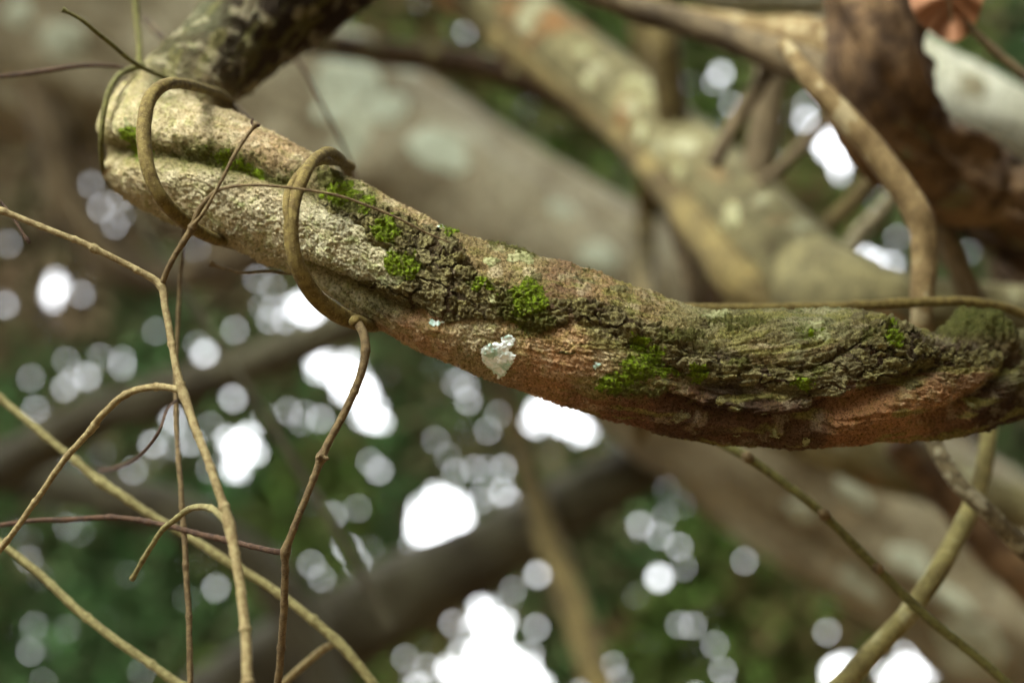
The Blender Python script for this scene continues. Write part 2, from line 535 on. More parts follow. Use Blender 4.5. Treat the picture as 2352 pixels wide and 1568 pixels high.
TC = np.array([[t[0], t[1]] for t in trees], float)
NA, NB_ = 100000, 34000          # small near leaves of the part in view, larger ones around it
NL = NA + NB_
lx = np.concatenate([rng.uniform(-160, W + 160, NA), rng.uniform(-900, W + 900, NB_)])
ly = np.concatenate([rng.uniform(-160, H + 160, NA), rng.uniform(-700, H + 700, NB_)])
LS = np.concatenate([np.full(NA, .070), np.full(NB_, .12)])
inn = (lx > -150) & (lx < W + 150) & (ly > -150) & (ly < H + 150) & (np.arange(NL) >= NA)
lx, ly, LS = lx[~inn], ly[~inn], LS[~inn]
NL = len(lx)
ld = 6.0 + .7 * rng.uniform(0, 1, NL)
wx = lx + 160 * noise(lx / 180, ly / 180, lx * 0, 8); wy = ly + 160 * noise(lx / 180, ly / 180, lx * 0, 9)
own = np.argmin((wx[:, None] - TC[:, 0]) ** 2 + (wy[:, None] - TC[:, 1]) ** 2, 1)
LP = at(lx, ly, ld)
LN = -FWD + rng.normal(size=(NL, 3)) * .45
LN /= np.linalg.norm(LN, axis=1)[:, None]
for i, (tx, ty, td, tm, lab) in enumerate(trees):
    k = own == i
    base = at(tx, ty, 7.7)
    root = empty('forest_tree', (base[0], base[1], 0), lab, 'tree', 'trees behind the liana')
    gk = G[np.argmin((G[:, 0][:, None] - TC[:, 0]) ** 2 + (G[:, 1][:, None] - TC[:, 1]) ** 2, 1) == i]
    if len(gk):          # small leaves crowd round the gaps
        gi = rng.integers(0, len(gk), len(gk) * 110)
        rr_ = gk[gi, 2] + rng.uniform(0, 34, len(gi)); aa_ = rng.uniform(0, 2 * np.pi, len(gi))
        sx, sy = gk[gi, 0] + rr_ * np.cos(aa_), gk[gi, 1] + rr_ * np.sin(aa_)
        SP = at(sx, sy, rng.uniform(6.0, 6.5, len(gi)))
        SN = -FWD + rng.normal(size=(len(gi), 3)) * .4; SN /= np.linalg.norm(SN, axis=1)[:, None]
        allP, allN, allS = np.vstack([LP[k], SP]), np.vstack([LN[k], SN]), np.concatenate([LS[k], np.full(len(gi), .032)])
    else:
        allP, allN, allS = LP[k], LN[k], LS[k]
    leaf_cloud('crown', allP, allN, allS[:, None], .52, M[tm], root, G)
    bz = base[2]
    n, s_ = 20, 10
    z = np.linspace(-.1, bz + .4, n)
    C = np.stack([base[0] + .12 * np.sin(z * 1.3 + i), base[1] + .1 * np.cos(z + i), z], 1)
    th = np.linspace(0, 2 * np.pi, s_, endpoint=False)
    R = np.linspace(.13, .06, n)
    V = C[:, None] + np.stack([np.cos(th), np.sin(th), th * 0], -1)[None] * R[:, None, None]
    q = V.reshape(-1, 3)
    qx, qy, qd = project(q)
    mesh_obj('trunk', q, grid_faces(n, s_), M['brown_stem'], root)

# leaf roof of the forest around and above the place (outside the picture)
NC = 60000
dirs = rng.normal(size=(NC * 3, 3)); dirs /= np.linalg.norm(dirs, axis=1)[:, None]
dirs = dirs[dirs[:, 2] > -.05]
cf = dirs @ FWD
dirs = dirs[cf < .74]
ks = dirs @ np.array(SUND)
thin = rng.uniform(0, 1, len(dirs)) < np.where(ks > .93, .085, np.where(ks > .80, .24, np.where((dirs[:, 0] > .1) , 1.0, .8)))
dirs = dirs[thin][:NC]
rad = rng.uniform(4.0, 5.5, len(dirs))
CP = CAM + dirs * rad[:, None]
CN = -dirs + rng.normal(size=dirs.shape) * .6
# added out of view: a spray of leaves to shade the liana's right end
sp_ = at(2180, 1000, .80) + np.array(SUND) * .62 + rng.normal(size=(75, 3)) * np.array([.11, .09, .06])
CP = np.vstack([CP, sp_]); CN = np.vstack([CN, np.array(SUND) + rng.normal(size=(75, 3)) * .5])
CS = np.concatenate([np.full(len(dirs), .20), np.full(75, .075)])[:, None]
CN /= np.linalg.norm(CN, axis=1)[:, None]
tag(leaf_cloud('leaf_canopy', CP, CN, CS, .55, M['leaves']), 'leaf canopy arching over the place, with an added unseen spray for shade', None, None, 'stuff')

from mathutils.bvhtree import BVHTree
def lichens_on(o, spots, m='pale_lichen'):
    me = o.data
    bv = BVHTree.FromPolygons([v.co[:] for v in me.vertices], [p.vertices[:] for p in me.polygons])
    for k, (x, y, ra, rb, rot) in enumerate(spots):
        dvec = at(x, y, 1.0) - CAM
        dvec = dvec / np.linalg.norm(dvec)
        hit, nrm, _, dist = bv.ray_cast(Vector(CAM), Vector(dvec))
        if hit is None: continue
        nrm = np.array(nrm)
        if nrm @ dvec > 0: nrm = -nrm
        hit = np.array(hit)
        dd = (hit - CAM) @ FWD
        a = RGT * math.cos(rot) - UPV * math.sin(rot)
        a = a - nrm * (a @ nrm); a /= np.linalg.norm(a)
        c_ = np.cross(nrm, a)
        na, nr = 36, 8
        ang = np.linspace(0, 2 * np.pi, na, endpoint=False)
        edge_ = 1 + .28 * fbm(np.cos(ang) * 1.6, np.sin(ang) * 1.6, ang * 0 + k * 3.1, 77, 3)
        rows = []
        for r in np.linspace(.02, 1, nr):
            ex = r * edge_ * ra * K * dd * np.cos(ang); ey = r * edge_ * rb * K * dd * np.sin(ang)
            P_ = hit + ex[:, None] * a + ey[:, None] * c_
            h = .0035 * (1 - r ** 4) + .0008 * noise(ex * 300, ey * 300, ex * 0, k)
            pts_ = []
            for p_ in P_:          # follow the bark under the crust
                l_, n_, _, _ = bv.find_nearest(Vector(p_))
                pts_.append(np.array(l_))
            pts_ = np.array(pts_)
            rows.append(pts_ + nrm * (h if np.ndim(h) else np.full(na, h))[:, None])
        mesh_obj('lichen_patch', np.vstack(rows), grid_faces(nr, na), M[m], o)

# ------------------------------------------------------------------ large blurred trunks and stems behind
def one(name, lab, cat, m, pts, group=None, **kw):
    if name in ('twig', 'forked_twig', 'hanging_twig'): kw.setdefault('rscale', .88)
    o = tube(name, pts, M[m], **kw)
    return tag(o, lab, cat, group)

lt = one('leaning_trunk', 'broad pale tan trunk with whitish blotches leaning behind the liana towards the lower right', 'tree trunk', 'pale_trunk',
    [(-900, -420, 3.0, 330), (-300, -120, 2.9, 310), (250, 110, 2.8, 290), (660, 290, 2.7, 245), (1220, 610, 2.6, 235), (1760, 955, 2.5, 235), (2290, 1350, 2.4, 232), (2900, 1800, 2.3, 240), (3300, 2100, 2.3, 240)],
    sides=64, step=16, rough=.10, seed=1)
ct = one('curved_trunk', 'blurred olive trunk curving down from top centre to join behind the liana', 'tree trunk', 'olive_trunk',
    [(500, -420, 2.1, 76), (850, -180, 2.0, 78), (1150, 20, 1.9, 80), (1345, 165, 1.8, 84), (1510, 310, 1.68, 92), (1660, 455, 1.55, 106), (1780, 590, 1.42, 122), (1960, 700, 1.27, 110), (2150, 730, 1.27, 92), (2500, 760, 1.3, 90), (2900, 800, 1.3, 90)],
    sides=48, step=10, rough=.045, lobes=.04, nlobes=4, twist=.001, seed=2)
lichens_on(lt, [(800, 180, 78, 62, .3), (885, 250, 58, 40, -.4), (760, 260, 40, 30, 0), (1010, 345, 74, 58, .1), (150, 92, 52, 44, 0), (1375, 585, 48, 44, .3), (1190, 270, 30, 18, 0), (1360, 400, 46, 24, .3),
    (1290, 480, 34, 22, .3), (40, 30, 40, 30, 0), (2230, 1480, 84, 110, .2), (1840, 1170, 40, 34, 0), (2090, 1290, 56, 36, .5), (2190, 1380, 60, 40, .4), (1960, 1130, 50, 26, .6), (1500, 930, 40, 24, .6), (1980, 1340, 60, 24, .7), (640, 420, 40, 24, .2)])
lichens_on(ct, [(1335, 118, 20, 16, .7), (1470, 190, 44, 22, .8), (1500, 230, 30, 18, .8), (1350, 190, 26, 12, .7), (1610, 250, 14, 12, 0), (1680, 495, 46, 26, .9), (1470, 310, 18, 26, .2), (1650, 560, 50, 26, 1.0), (1560, 400, 26, 16, .9)], 'lichen_highlight')  # dull lichen spots, also painted highlights of the curved trunk
one('buttress_stem', 'pale olive ridge stem running along the lower side of the curved trunk', 'stem', 'olive_stem',
    [(1130, 90, 1.85, 24), (1290, 200, 1.78, 26), (1420, 310, 1.68, 28), (1530, 430, 1.56, 34), (1620, 545, 1.44, 44), (1710, 650, 1.36, 52), (1850, 740, 1.33, 60)], sides=24, rough=.1, seed=3)
one('stem', 'blurred vertical olive stem hanging below the curved trunk at upper centre', 'stem', 'olive_stem',
    [(1440, 250, 1.95, 16), (1480, 380, 1.95, 22), (1482, 560, 1.95, 22), (1475, 800, 1.5, 24), (1470, 1000, 1.6, 20)], sides=16, rough=.08, seed=4)
one('stem', 'short brown stem in shadow between the pale and the curved trunks', 'stem', 'brown_stem',
    [(1520, 400, 1.55, 18), (1570, 560, 1.55, 26), (1600, 700, 1.55, 24), (1640, 950, 1.6, 22)], sides=16, rough=.08, seed=5)
one('branch', 'horizontal tan and pinkish branch crossing the top edge towards the rough dark trunk', 'branch', 'brown_stem',
    [(1100, -150, 1.25, 26), (1400, -5, 1.22, 28), (1560, 50, 1.2, 30), (1700, 95, 1.18, 34), (1850, 150, 1.15, 40), (1960, 210, 1.13, 36)], sides=20, rough=.1, seed=6)
one('branch', 'pale greenish white branch along the very top edge right of centre', 'branch', 'white_trunk',
    [(1450, -90, 1.35, 36), (1620, -30, 1.33, 42), (1780, -10, 1.3, 44), (1950, -30, 1.3, 44), (2080, -120, 1.3, 44)], sides=20, rough=.1, seed=7)
one('branch', 'thick mottled tan branch joining the rough trunk below the top edge', 'branch', 'tan_stem',
    [(1560, 40, 1.3, 24), (1720, 70, 1.28, 36), (1850, 90, 1.25, 50), (1970, 130, 1.2, 56)], sides=20, rough=.12, seed=8)
one('stem', 'upright olive stem standing behind the curved trunk near the top edge', 'stem', 'olive_stem',
    [(1520, -150, 1.6, 36), (1525, 20, 1.6, 38), (1530, 140, 1.6, 36), (1560, 420, 1.65, 34)], sides=20, rough=.08, seed=9)
one('stem', 'upright olive stem leaning beside the sky gap at upper right', 'stem', 'olive_stem',
    [(1440, -120, 2.2, 28), (1470, 60, 2.2, 28), (1520, 220, 2.2, 32), (1600, 420, 2.2, 30)], sides=20, rough=.08, seed=10)
one('stem', 'slanting brown stem left of the large white sky gap', 'stem', 'brown_stem',
    [(1900, -60, 1.3, 20), (1830, 60, 1.3, 20), (1760, 170, 1.3, 20), (1690, 280, 1.3, 18), (1640, 380, 1.3, 18)], sides=16, rough=.08, seed=11)
one('stem', 'brown stem rising behind the large white sky gap', 'stem', 'brown_stem',
    [(1780, 60, 1.5, 34), (1765, 220, 1.5, 38), (1740, 400, 1.5, 36), (1700, 560, 1.5, 30)], sides=20, rough=.08, seed=12)
one('stem', 'faint grey brown stem crossing low beneath the large white sky gap', 'stem', 'brown_stem',
    [(1700, 460, 1.45, 12), (1800, 380, 1.45, 16), (1920, 250, 1.45, 16), (2040, 120, 1.45, 16)], sides=16, rough=.08, seed=13)
one('stem', 'slanting brown stem between the curved trunk and the tan forked stem', 'stem', 'olive_stem',
    [(1820, 600, 1.4, 18), (1900, 520, 1.4, 20), (1990, 430, 1.4, 22), (2080, 330, 1.4, 20)], sides=16, rough=.08, seed=14)
one('stem', 'paler grey slanting stem ending above the small white sky gap', 'stem', 'grey_stem',
    [(1900, 640, 1.45, 20), (1960, 560, 1.45, 22), (2040, 470, 1.45, 20), (2120, 380, 1.45, 20)], sides=16, rough=.08, seed=15)
o = one('rough_trunk', 'dark rough brown trunk with orange patches coming down from the upper right corner', 'tree trunk', 'rough_trunk',
    [(1990, -420, 1.12, 100), (2000, -150, 1.1, 104), (2010, 20, 1.1, 106), (2020, 160, 1.1, 106), (2060, 290, 1.12, 108), (2170, 390, 1.15, 100), (2330, 470, 1.18, 74), (2500, 560, 1.2, 70), (2900, 760, 1.2, 70)],
    sides=72, step=5, rough=.20, lobes=.12, nlobes=5, twist=.003, seed=16)
one('white_trunk', 'smooth greyish white trunk slanting to the right edge beside the rough trunk', 'tree trunk', 'white_trunk',
    [(1900, -10, 1.7, 80), (2080, 150, 1.65, 84), (2240, 240, 1.6, 84), (2400, 330, 1.6, 86), (2700, 500, 1.6, 90), (3000, 700, 1.6, 90)], sides=40, rough=.06, seed=17)
one('root_stem', 'knobbly brown stem along the lower side of the greyish white trunk', 'stem', 'bark_and_shade',
    [(2130, 300, 1.3, 36), (2220, 320, 1.28, 34), (2300, 370, 1.28, 32), (2420, 450, 1.3, 32), (2700, 600, 1.3, 30)], sides=28, step=6, rough=.22, seed=18)
one('stem', 'blurred brown stem leaning down towards the mossy knot at right', 'stem', 'brown_stem',
    [(2090, 380, 1.2, 26), (2140, 480, 1.2, 28), (2190, 590, 1.2, 28), (2250, 720, 1.2, 28), (2340, 900, 1.2, 28)], sides=20, rough=.08, seed=19)
one('stem', 'thick tan stem coming down from upper right behind the horizontal vine', 'stem', 'tan_stem',
    [(1800, 100, 1.0, 16), (1872, 195, .98, 24), (1960, 290, .97, 29), (2050, 400, .96, 30), (2112, 500, .95, 29), (2122, 600, .945, 29), (2118, 700, .94, 26), (2122, 850, .95, 22), (2140, 1000, .95, 20)],
    sides=24, step=6, rough=.07, seed=20, knots=[(2112, 490, 40, .12)])
# dead leaf near the corner
lf = catmull([(2085, -60, 0, 0), (2092, 5, 0, 0), (2130, 66, 0, 0), (2188, 100, 0, 0), (2236, 64, 0, 0), (2262, 0, 0, 0), (2262, -60, 0, 0)], 24)
cen = at(2175, -10, 1.0)
rim = at(lf[:, 0], lf[:, 1], 1.0 + .012 * np.sin(np.arange(24) * .9))
V, F, nr = [], [], 5
for i in range(24):
    for r in range(nr):
        t = r / (nr - 1)
        V.append(cen * (1 - t) + rim[i] * t - FWD * .008 * (1 - t) + FWD * .004 * math.sin(5 * t + i * .5))
for i in range(23):
    for r in range(nr - 1):
        F.append((i * nr + r, i * nr + r + 1, (i + 1) * nr + r + 1, (i + 1) * nr + r))
root = empty('dead_leaf', cen, 'blurred orange brown dead leaf hanging in the upper right corner', 'leaf')
mesh_obj('blade', np.array(V), np.array(F), M['dead'], root)
tube('midrib', [(2175, -60, .992, 3), (2180, 0, .99, 3), (2188, 98, .995, 2)], M['twig_m'], root, sides=8)
one('twig', 'blurred brown twig slanting to the right edge beside the orange dead leaf', 'twig', 'brown_stem',
    [(2180, 20, 1.0, 8), (2240, 75, 1.0, 11), (2300, 130, 1.0, 12), (2370, 190, 1.0, 12), (2600, 400, 1.0, 12)], sides=14, seed=21)

one('limb', 'added dark limb standing for the shade between the pale and the curved trunks', 'branch', 'bark_and_shade',
    [(500, 60, 2.2, 24), (850, 120, 2.2, 30), (1100, 150, 2.2, 34), (1320, 225, 2.15, 44), (1470, 330, 2.1, 46), (1570, 480, 2.0, 44), (1640, 640, 2.0, 44), (1700, 900, 2.0, 44)], sides=28, rough=.14, seed=71)  # added limb, coloured dark in place of the shaded gap
one('limb', 'added dark limb standing for the shadow under the rough trunk at the right edge', 'branch', 'bark_and_shade',
    [(2060, 330, 1.5, 40), (2160, 420, 1.5, 60), (2300, 520, 1.5, 70), (2480, 610, 1.5, 70), (2800, 760, 1.5, 70)], sides=32, rough=.16, seed=72)  # added limb, its dark colour stands for the trunk's shadow
one('limb', 'added dark upright limb standing for the unlit gap above the mossy knot', 'branch', 'bark_and_shade',
    [(2390, 380, 2.0, 50), (2340, 560, 2.0, 60), (2320, 720, 2.0, 56), (2330, 950, 2.0, 50)], sides=28, rough=.14, seed=73)  # added limb that paints the unlit gap dark

# lower left, centre and lower right
one('branch', 'wide blurred brown branch rising from the left edge towards the vine knot', 'branch', 'dim_stem',
    [(-500, 1380, 2.7, 50), (-200, 1190, 2.6, 52), (0, 1080, 2.5, 50), (200, 968, 2.4, 48), (450, 880, 2.3, 46), (650, 808, 2.2, 42), (870, 715, 2.1, 38), (1100, 600, 2.0, 36)], sides=28, rough=.1, seed=22)
one('branch', 'very blurred dark pinkish brown limb crossing the bottom centre', 'branch', 'dim_stem',
    [(200, 1900, 3.2, 110), (550, 1600, 3.1, 105), (850, 1410, 3.0, 100), (1150, 1250, 2.9, 80), (1400, 1110, 2.8, 64), (1700, 960, 2.8, 60)], sides=32, step=16, rough=.1, seed=23)
one('branch', 'blurred dark limb at left passing behind the two lower sky gaps', 'branch', 'dim_stem',
    [(-300, 1000, 2.8, 40), (100, 1110, 2.8, 46), (400, 1180, 2.7, 52), (620, 1330, 2.7, 50), (720, 1500, 2.7, 50), (800, 1750, 2.7, 50)], sides=24, step=14, rough=.1, seed=24)
one('branch', 'blurred upright brown limb behind the twigs left of the first vine loop', 'branch', 'brown_stem',
    [(60, 100, 2.6, 40), (120, 300, 2.6, 46), (180, 500, 2.6, 46), (350, 640, 2.6, 40), (640, 560, 2.6, 44), (900, 500, 2.6, 40)], sides=24, step=14, rough=.1, seed=25)
one('stem', 'blurred olive tan stem standing below the middle of the liana', 'stem', 'olive_stem',
    [(1100, 760, 2.8, 20), (1160, 900, 2.8, 22), (1225, 1130, 2.7, 26), (1290, 1320, 2.6, 32), (1345, 1470, 2.5, 36), (1400, 1640, 2.4, 38), (1500, 1950, 2.4, 40)], sides=20, rough=.08, seed=26)
one('stem', 'faint slanting stem behind the twigs at lower left', 'stem', 'dim_stem',
    [(300, 480, 1.5, 7), (430, 680, 1.5, 8), (560, 880, 1.5, 9), (700, 1100, 1.5, 10), (800, 1260, 1.5, 10), (900, 1450, 1.5, 10)], sides=12, seed=27)
one('trunk', 'olive brown trunk in shade under the right half of the liana', 'tree trunk', 'olive_trunk',
    [(1500, 800, 1.7, 40), (1750, 940, 1.7, 60), (1950, 1030, 1.7, 70), (2150, 1100, 1.7, 60), (2350, 1170, 1.7, 50), (2600, 1260, 1.7, 50)], sides=36, rough=.14, seed=28)
one('stem', 'dark reddish brown stem at the lower right edge', 'stem', 'rough_trunk',
    [(2060, 1010, 1.45, 40), (2200, 1150, 1.45, 44), (2300, 1270, 1.45, 46), (2450, 1420, 1.45, 48), (2800, 1750, 1.45, 50)], sides=28, step=7, rough=.15, seed=29)
one('stem', 'speckled grey brown stem dropping from the right underside of the liana to the right edge', 'stem', 'grey_stem',
    [(2090, 900, .93, 15), (2135, 1000, .92, 18), (2195, 1100, .91, 19), (2280, 1185, .90, 20), (2365, 1270, .90, 22), (2700, 1560, .9, 24)], sides=24, step=5, rough=.06, seed=30)
one('stem', 'yellowish olive stem curving from under the mossy knot down to the bottom edge', 'stem', 'yellow_stem',
    [(2290, 860, 1.0, 16), (2272, 990, .98, 18), (2248, 1120, .96, 21), (2180, 1265, .93, 23), (2100, 1390, .91, 24), (2010, 1490, .9, 25), (1930, 1575, .89, 26), (1700, 1800, .89, 27)],
    sides=28, step=5, rough=.05, lobes=.08, nlobes=2, seed=31)
o = one('vine', 'thin dark olive vine with reddish joints running from the underside to the lower right corner', 'vine', 'vine_green',
    [(1560, 950, .90, 9), (1640, 1008, .88, 10), (1720, 1052, .87, 11), (1800, 1108, .865, 10), (1890, 1180, .86, 10), (2000, 1290, .855, 11), (2120, 1408, .85, 11), (2240, 1505, .85, 11), (2320, 1575, .85, 11), (2600, 1830, .85, 11)],
    sides=16, step=4, seed=32, knots=[(1850, 1130, 8, .3), (2012, 1300, 7, .25)])
for kx, ky, kd in ((1718, 1050, .866), (1893, 1182, .858), (2016, 1305, .853), (2405, 1650, .85)):
    tube('joint', [(kx - 14, ky - 10, kd, 11), (kx, ky, kd, 14), (kx + 12, ky + 10, kd, 12)], M['twig_m'], o, sides=14, step=3, taper_end=True, taper_start=True, rough=.08, seed=3)

# ------------------------------------------------------------------ the liana
liana = empty('liana', at(1200, 740, .785), 'thick twisted mossy liana with cracked bark sweeping across the picture from upper left to right', 'liana')
MC = [  # x, y, distance, radius
    (1000, -330, 1.14, 140), (850, -180, 1.08, 138), (700, -50, 1.03, 132), (590, 50, .99, 118), (500, 130, .955, 108), (425, 205, .925, 110), (372, 275, .895, 120),
    (356, 325, .868, 128), (392, 356, .845, 136), (480, 393, .83, 143), (600, 447, .818, 141), (750, 523, .805, 136), (870, 595, .798, 138), (1000, 667, .792, 145),
    (1200, 733, .787, 152), (1400, 800, .786, 150), (1600, 860, .788, 143), (1800, 868, .792, 151), (1960, 866, .80, 150), (2080, 880, .815, 128),
    (2190, 888, .832, 110), (2290, 872, .86, 100), (2370, 846, .90, 92), (2480, 815, .95, 90), (2750, 780, 1.02, 90)]
n = 1800
q = catmull(MC, n)
w = np.column_stack([q[:, 0], q[:, 1], q[:, 2] * 2500])
sarc = np.concatenate([[0], np.cumsum(np.sqrt((np.diff(w, axis=0) ** 2).sum(1)))])
C = at(q[:, 0], q[:, 1], q[:, 2])
T, E, B = frames(C)
mt = 330
u_ = np.linspace(-1, 1, mt, endpoint=False)
th = np.pi * (u_ * .52 + .48 * u_ ** 3)          # denser on the side that faces the camera
N = np.cos(th)[None, :, None] * E[:, None] + np.sin(th)[None, :, None] * B[:, None]
Rm = q[:, 3] * K * q[:, 2]
P0 = C[:, None] + N * Rm[:, None, None]
px, py, pd = project(P0.reshape(-1, 3))
px, py = px.reshape(n, mt), py.reshape(n, mt)
tocam = CAM - P0; tocam /= np.linalg.norm(tocam, axis=2)[..., None]
face = sstep(-.05, .3, (N * tocam).sum(2)) * sstep(.93, .88, q[:, 2])[:, None]
S = np.broadcast_to(sarc[:, None], (n, mt))
TT = th[None, :] + 0 * S
RP = q[:, 3][:, None]
PXM = (K * q[:, 2])[:, None]                      # metres per pixel here
X3, Y3, Z3 = [P0[..., k] * 4350 for k in range(3)]   # place coordinates in pixel-like units
wx_ = px + 9 * fbm(X3 / 30, Y3 / 30, Z3 / 30, 41, 3)
wy_ = py + 9 * fbm(X3 / 30, Y3 / 30, Z3 / 30, 51, 3)

def poly_d(pts, x, y, closed=False):
    """distance to a polyline"""
    p = np.asarray(pts, float)
    if closed: p = np.vstack([p, p[0]])
    out = np.full(x.shape, 1e9)
    for a, b in zip(p[:-1], p[1:]):
        vx, vy = b[0] - a[0], b[1] - a[1]
        t = np.clip(((x - a[0]) * vx + (y - a[1]) * vy) / (vx * vx + vy * vy + 1e-9), 0, 1)
        out = np.minimum(out, np.hypot(x - a[0] - t * vx, y - a[1] - t * vy))
    return out

def inside(pts, x, y):
    p = np.asarray(pts, float)
    c = np.zeros(x.shape, bool)
    for (x1, y1), (x2, y2) in zip(p, np.roll(p, -1, 0)):
        if y1 == y2: continue
        c ^= ((y1 > y) != (y2 > y)) & (x < (x2 - x1) * (y - y1) / (y2 - y1) + x1)
    return c

def sd_poly(pts, x, y):
    d = poly_d(pts, x, y, True)
    return np.where(inside(pts, x, y), d, -d)

GROOVES = [  # polyline, half width, depth (px)
    ([(215, 345), (300, 346), (400, 353), (480, 365), (560, 380), (650, 400), (720, 425), (790, 455)], 30, 42),
    ([(790, 455), (860, 500), (960, 560), (1080, 620)], 24, 9),
    ([(700, 622), (760, 645), (830, 672), (900, 700), (960, 722)], 22, 34),
    ([(960, 740), (1050, 742), (1150, 742), (1240, 770), (1310, 742), (1390, 756), (1470, 795)], 9, 7),
    ([(1470, 790), (1530, 850), (1600, 885), (1720, 900), (1830, 905), (1900, 930)], 22, 24),
    ([(1540, 925), (1640, 965), (1760, 978), (1860, 965), (1960, 925), (2060, 885), (2140, 845)], 18, 42),
    ([(1440, 965), (1560, 985), (1680, 1003), (1800, 1008)], 10, 7),
    ([(2110, 968), (2160, 955), (2230, 922), (2290, 880), (2330, 830)], 16, 28),
    ([(1580, 790), (1700, 815), (1800, 845), (1860, 850), (1930, 810), (2010, 765)], 14, 16),
    ([(845, 555), (900, 575), (960, 600), (1010, 645)], 5, 9), ([(880, 520), (960, 558), (1040, 596), (1120, 612)], 5, 9),
    ([(1530, 872), (1610, 905), (1700, 925), (1780, 922)], 6, 9), ([(1040, 640), (1052, 690), (1045, 730)], 4, 8), ([(1150, 690), (1158, 735)], 4, 8), ([(1380, 720), (1440, 775), (1490, 800)], 5, 9),
    ([(1240, 730), (1320, 715), (1400, 735)], 4, 6), ([(1600, 850), (1700, 862), (1790, 880)], 5, 8), ([(1560, 800), (1650, 830), (1740, 850), (1840, 870)], 5, 9), ([(930, 650), (980, 690)], 4, 7),
    ([(1850, 800), (1930, 760), (2000, 735)], 5, 8), ([(1620, 960), (1740, 985), (1850, 985)], 5, 7), ([(1080, 640), (1130, 660), (1190, 665)], 4, 6),
    ([(1040, 560), (1120, 590), (1200, 600), (1290, 625), (1400, 660)], 10, 4),
]
CRUST = [(700, 415), (760, 432), (830, 440), (900, 475), (965, 512), (1030, 530), (1065, 565), (1090, 600), (1115, 640), (1180, 668), (1250, 690), (1330, 682), (1400, 700),
    (1480, 735), (1560, 770), (1640, 800), (1740, 825), (1830, 832), (1880, 812), (1930, 785), (1990, 752), (2050, 730), (2110, 765), (2160, 800), (2240, 790), (2320, 790), (2315, 850),
    (2230, 840), (2150, 845), (2080, 870), (2000, 900), (1950, 895), (1900, 925), (1800, 915), (1700, 890), (1600, 885), (1540, 865), (1500, 825), (1440, 795), (1380, 755), (1310, 742),
    (1240, 770), (1190, 745), (1100, 738), (1020, 743), (950, 722), (880, 702), (800, 665), (735, 638), (800, 640), (880, 650), (950, 650), (930, 625), (900, 585), (850, 560), (830, 520),
    (760, 490), (720, 455)]
gro = 0
gmask = 0
for pl, hw, dp in GROOVES:
    d = poly_d(pl, px + (wx_ - px) * .6, py + (wy_ - py) * .6)
    gg = np.exp(-(d / hw) ** 2)
    gro = gro + dp * gg
    gmask = np.maximum(gmask, gg)
csd = sd_poly(CRUST, wx_, wy_)
crust = sstep(-4, 8, csd) * face

# overall relief in px
tw = TT + .0011 * (S - S[n // 2])
c_, s_ = np.cos(tw) * RP, np.sin(tw) * RP
right = sstep(950, 1700, px)
lobe = 7 * np.sin(2 * tw + S * .0012) * (1 - face * .6)
fib = fbm(S / 75, c_ / 7, s_ / 7, 61, 3, .65)
fib2 = noise(S / 34, c_ / 5, s_ / 5, 71)
flake = np.abs(fbm(S / 110, c_ / 14, s_ / 14, 81, 2))
med = fbm(X3 / 70, Y3 / 70, Z3 / 70, 91, 3)
grain = fbm(X3 / 5, Y3 / 5, Z3 / 5, 101, 2, .7)
lump = np.abs(fbm(X3 / 10, Y3 / 10, Z3 / 10, 111, 2, .6))
fcrack = sstep(.12, .0, np.abs(fbm(S / 90 + 5, c_ / 13, s_ / 13, 121, 3, .6)))
grain2 = fbm(X3 / 22, Y3 / 12, Z3 / 12, 103, 2, .7)
rel = lobe + 6 * med + (.6 + 3.4 * right) * fib + (.2 + 1.8 * right) * fib2 + (2.2 + 2 * (1 - right)) * lump + 2.1 * grain + 1.8 * grain2
rel = rel - (.5 + right * 5.0) * fcrack * (1 - crust)
crumb = sstep(1950, 2060, px) * sstep(900, 830, py)
rel = rel + crumb * 9 * (lump - .2) * face + crumb * 4 * fbm(X3 / 10, Y3 / 10, Z3 / 10, 131, 2)
faceg = sstep(-.5, -.05, (N * tocam).sum(2)) * sstep(.95, .91, q[:, 2])[:, None]
rel = rel - gro * faceg - 2.5 * crust
# ridge above the right lower groove, swelling of the left lobes
rel = rel + face * (10 * np.exp(-(poly_d([(1760, 995), (1900, 985), (2050, 935), (2170, 885), (2240, 850)], px, py) / 34) ** 2)
                    + 7 * np.exp(-(poly_d([(1700, 930), (1830, 940), (1950, 900)], px, py) / 18) ** 2)
                    + 7 * np.exp(-(poly_d([(1060, 800), (1250, 850), (1400, 880)], px, py) / 50) ** 2))
PM = P0 + N * (rel * PXM)[..., None]

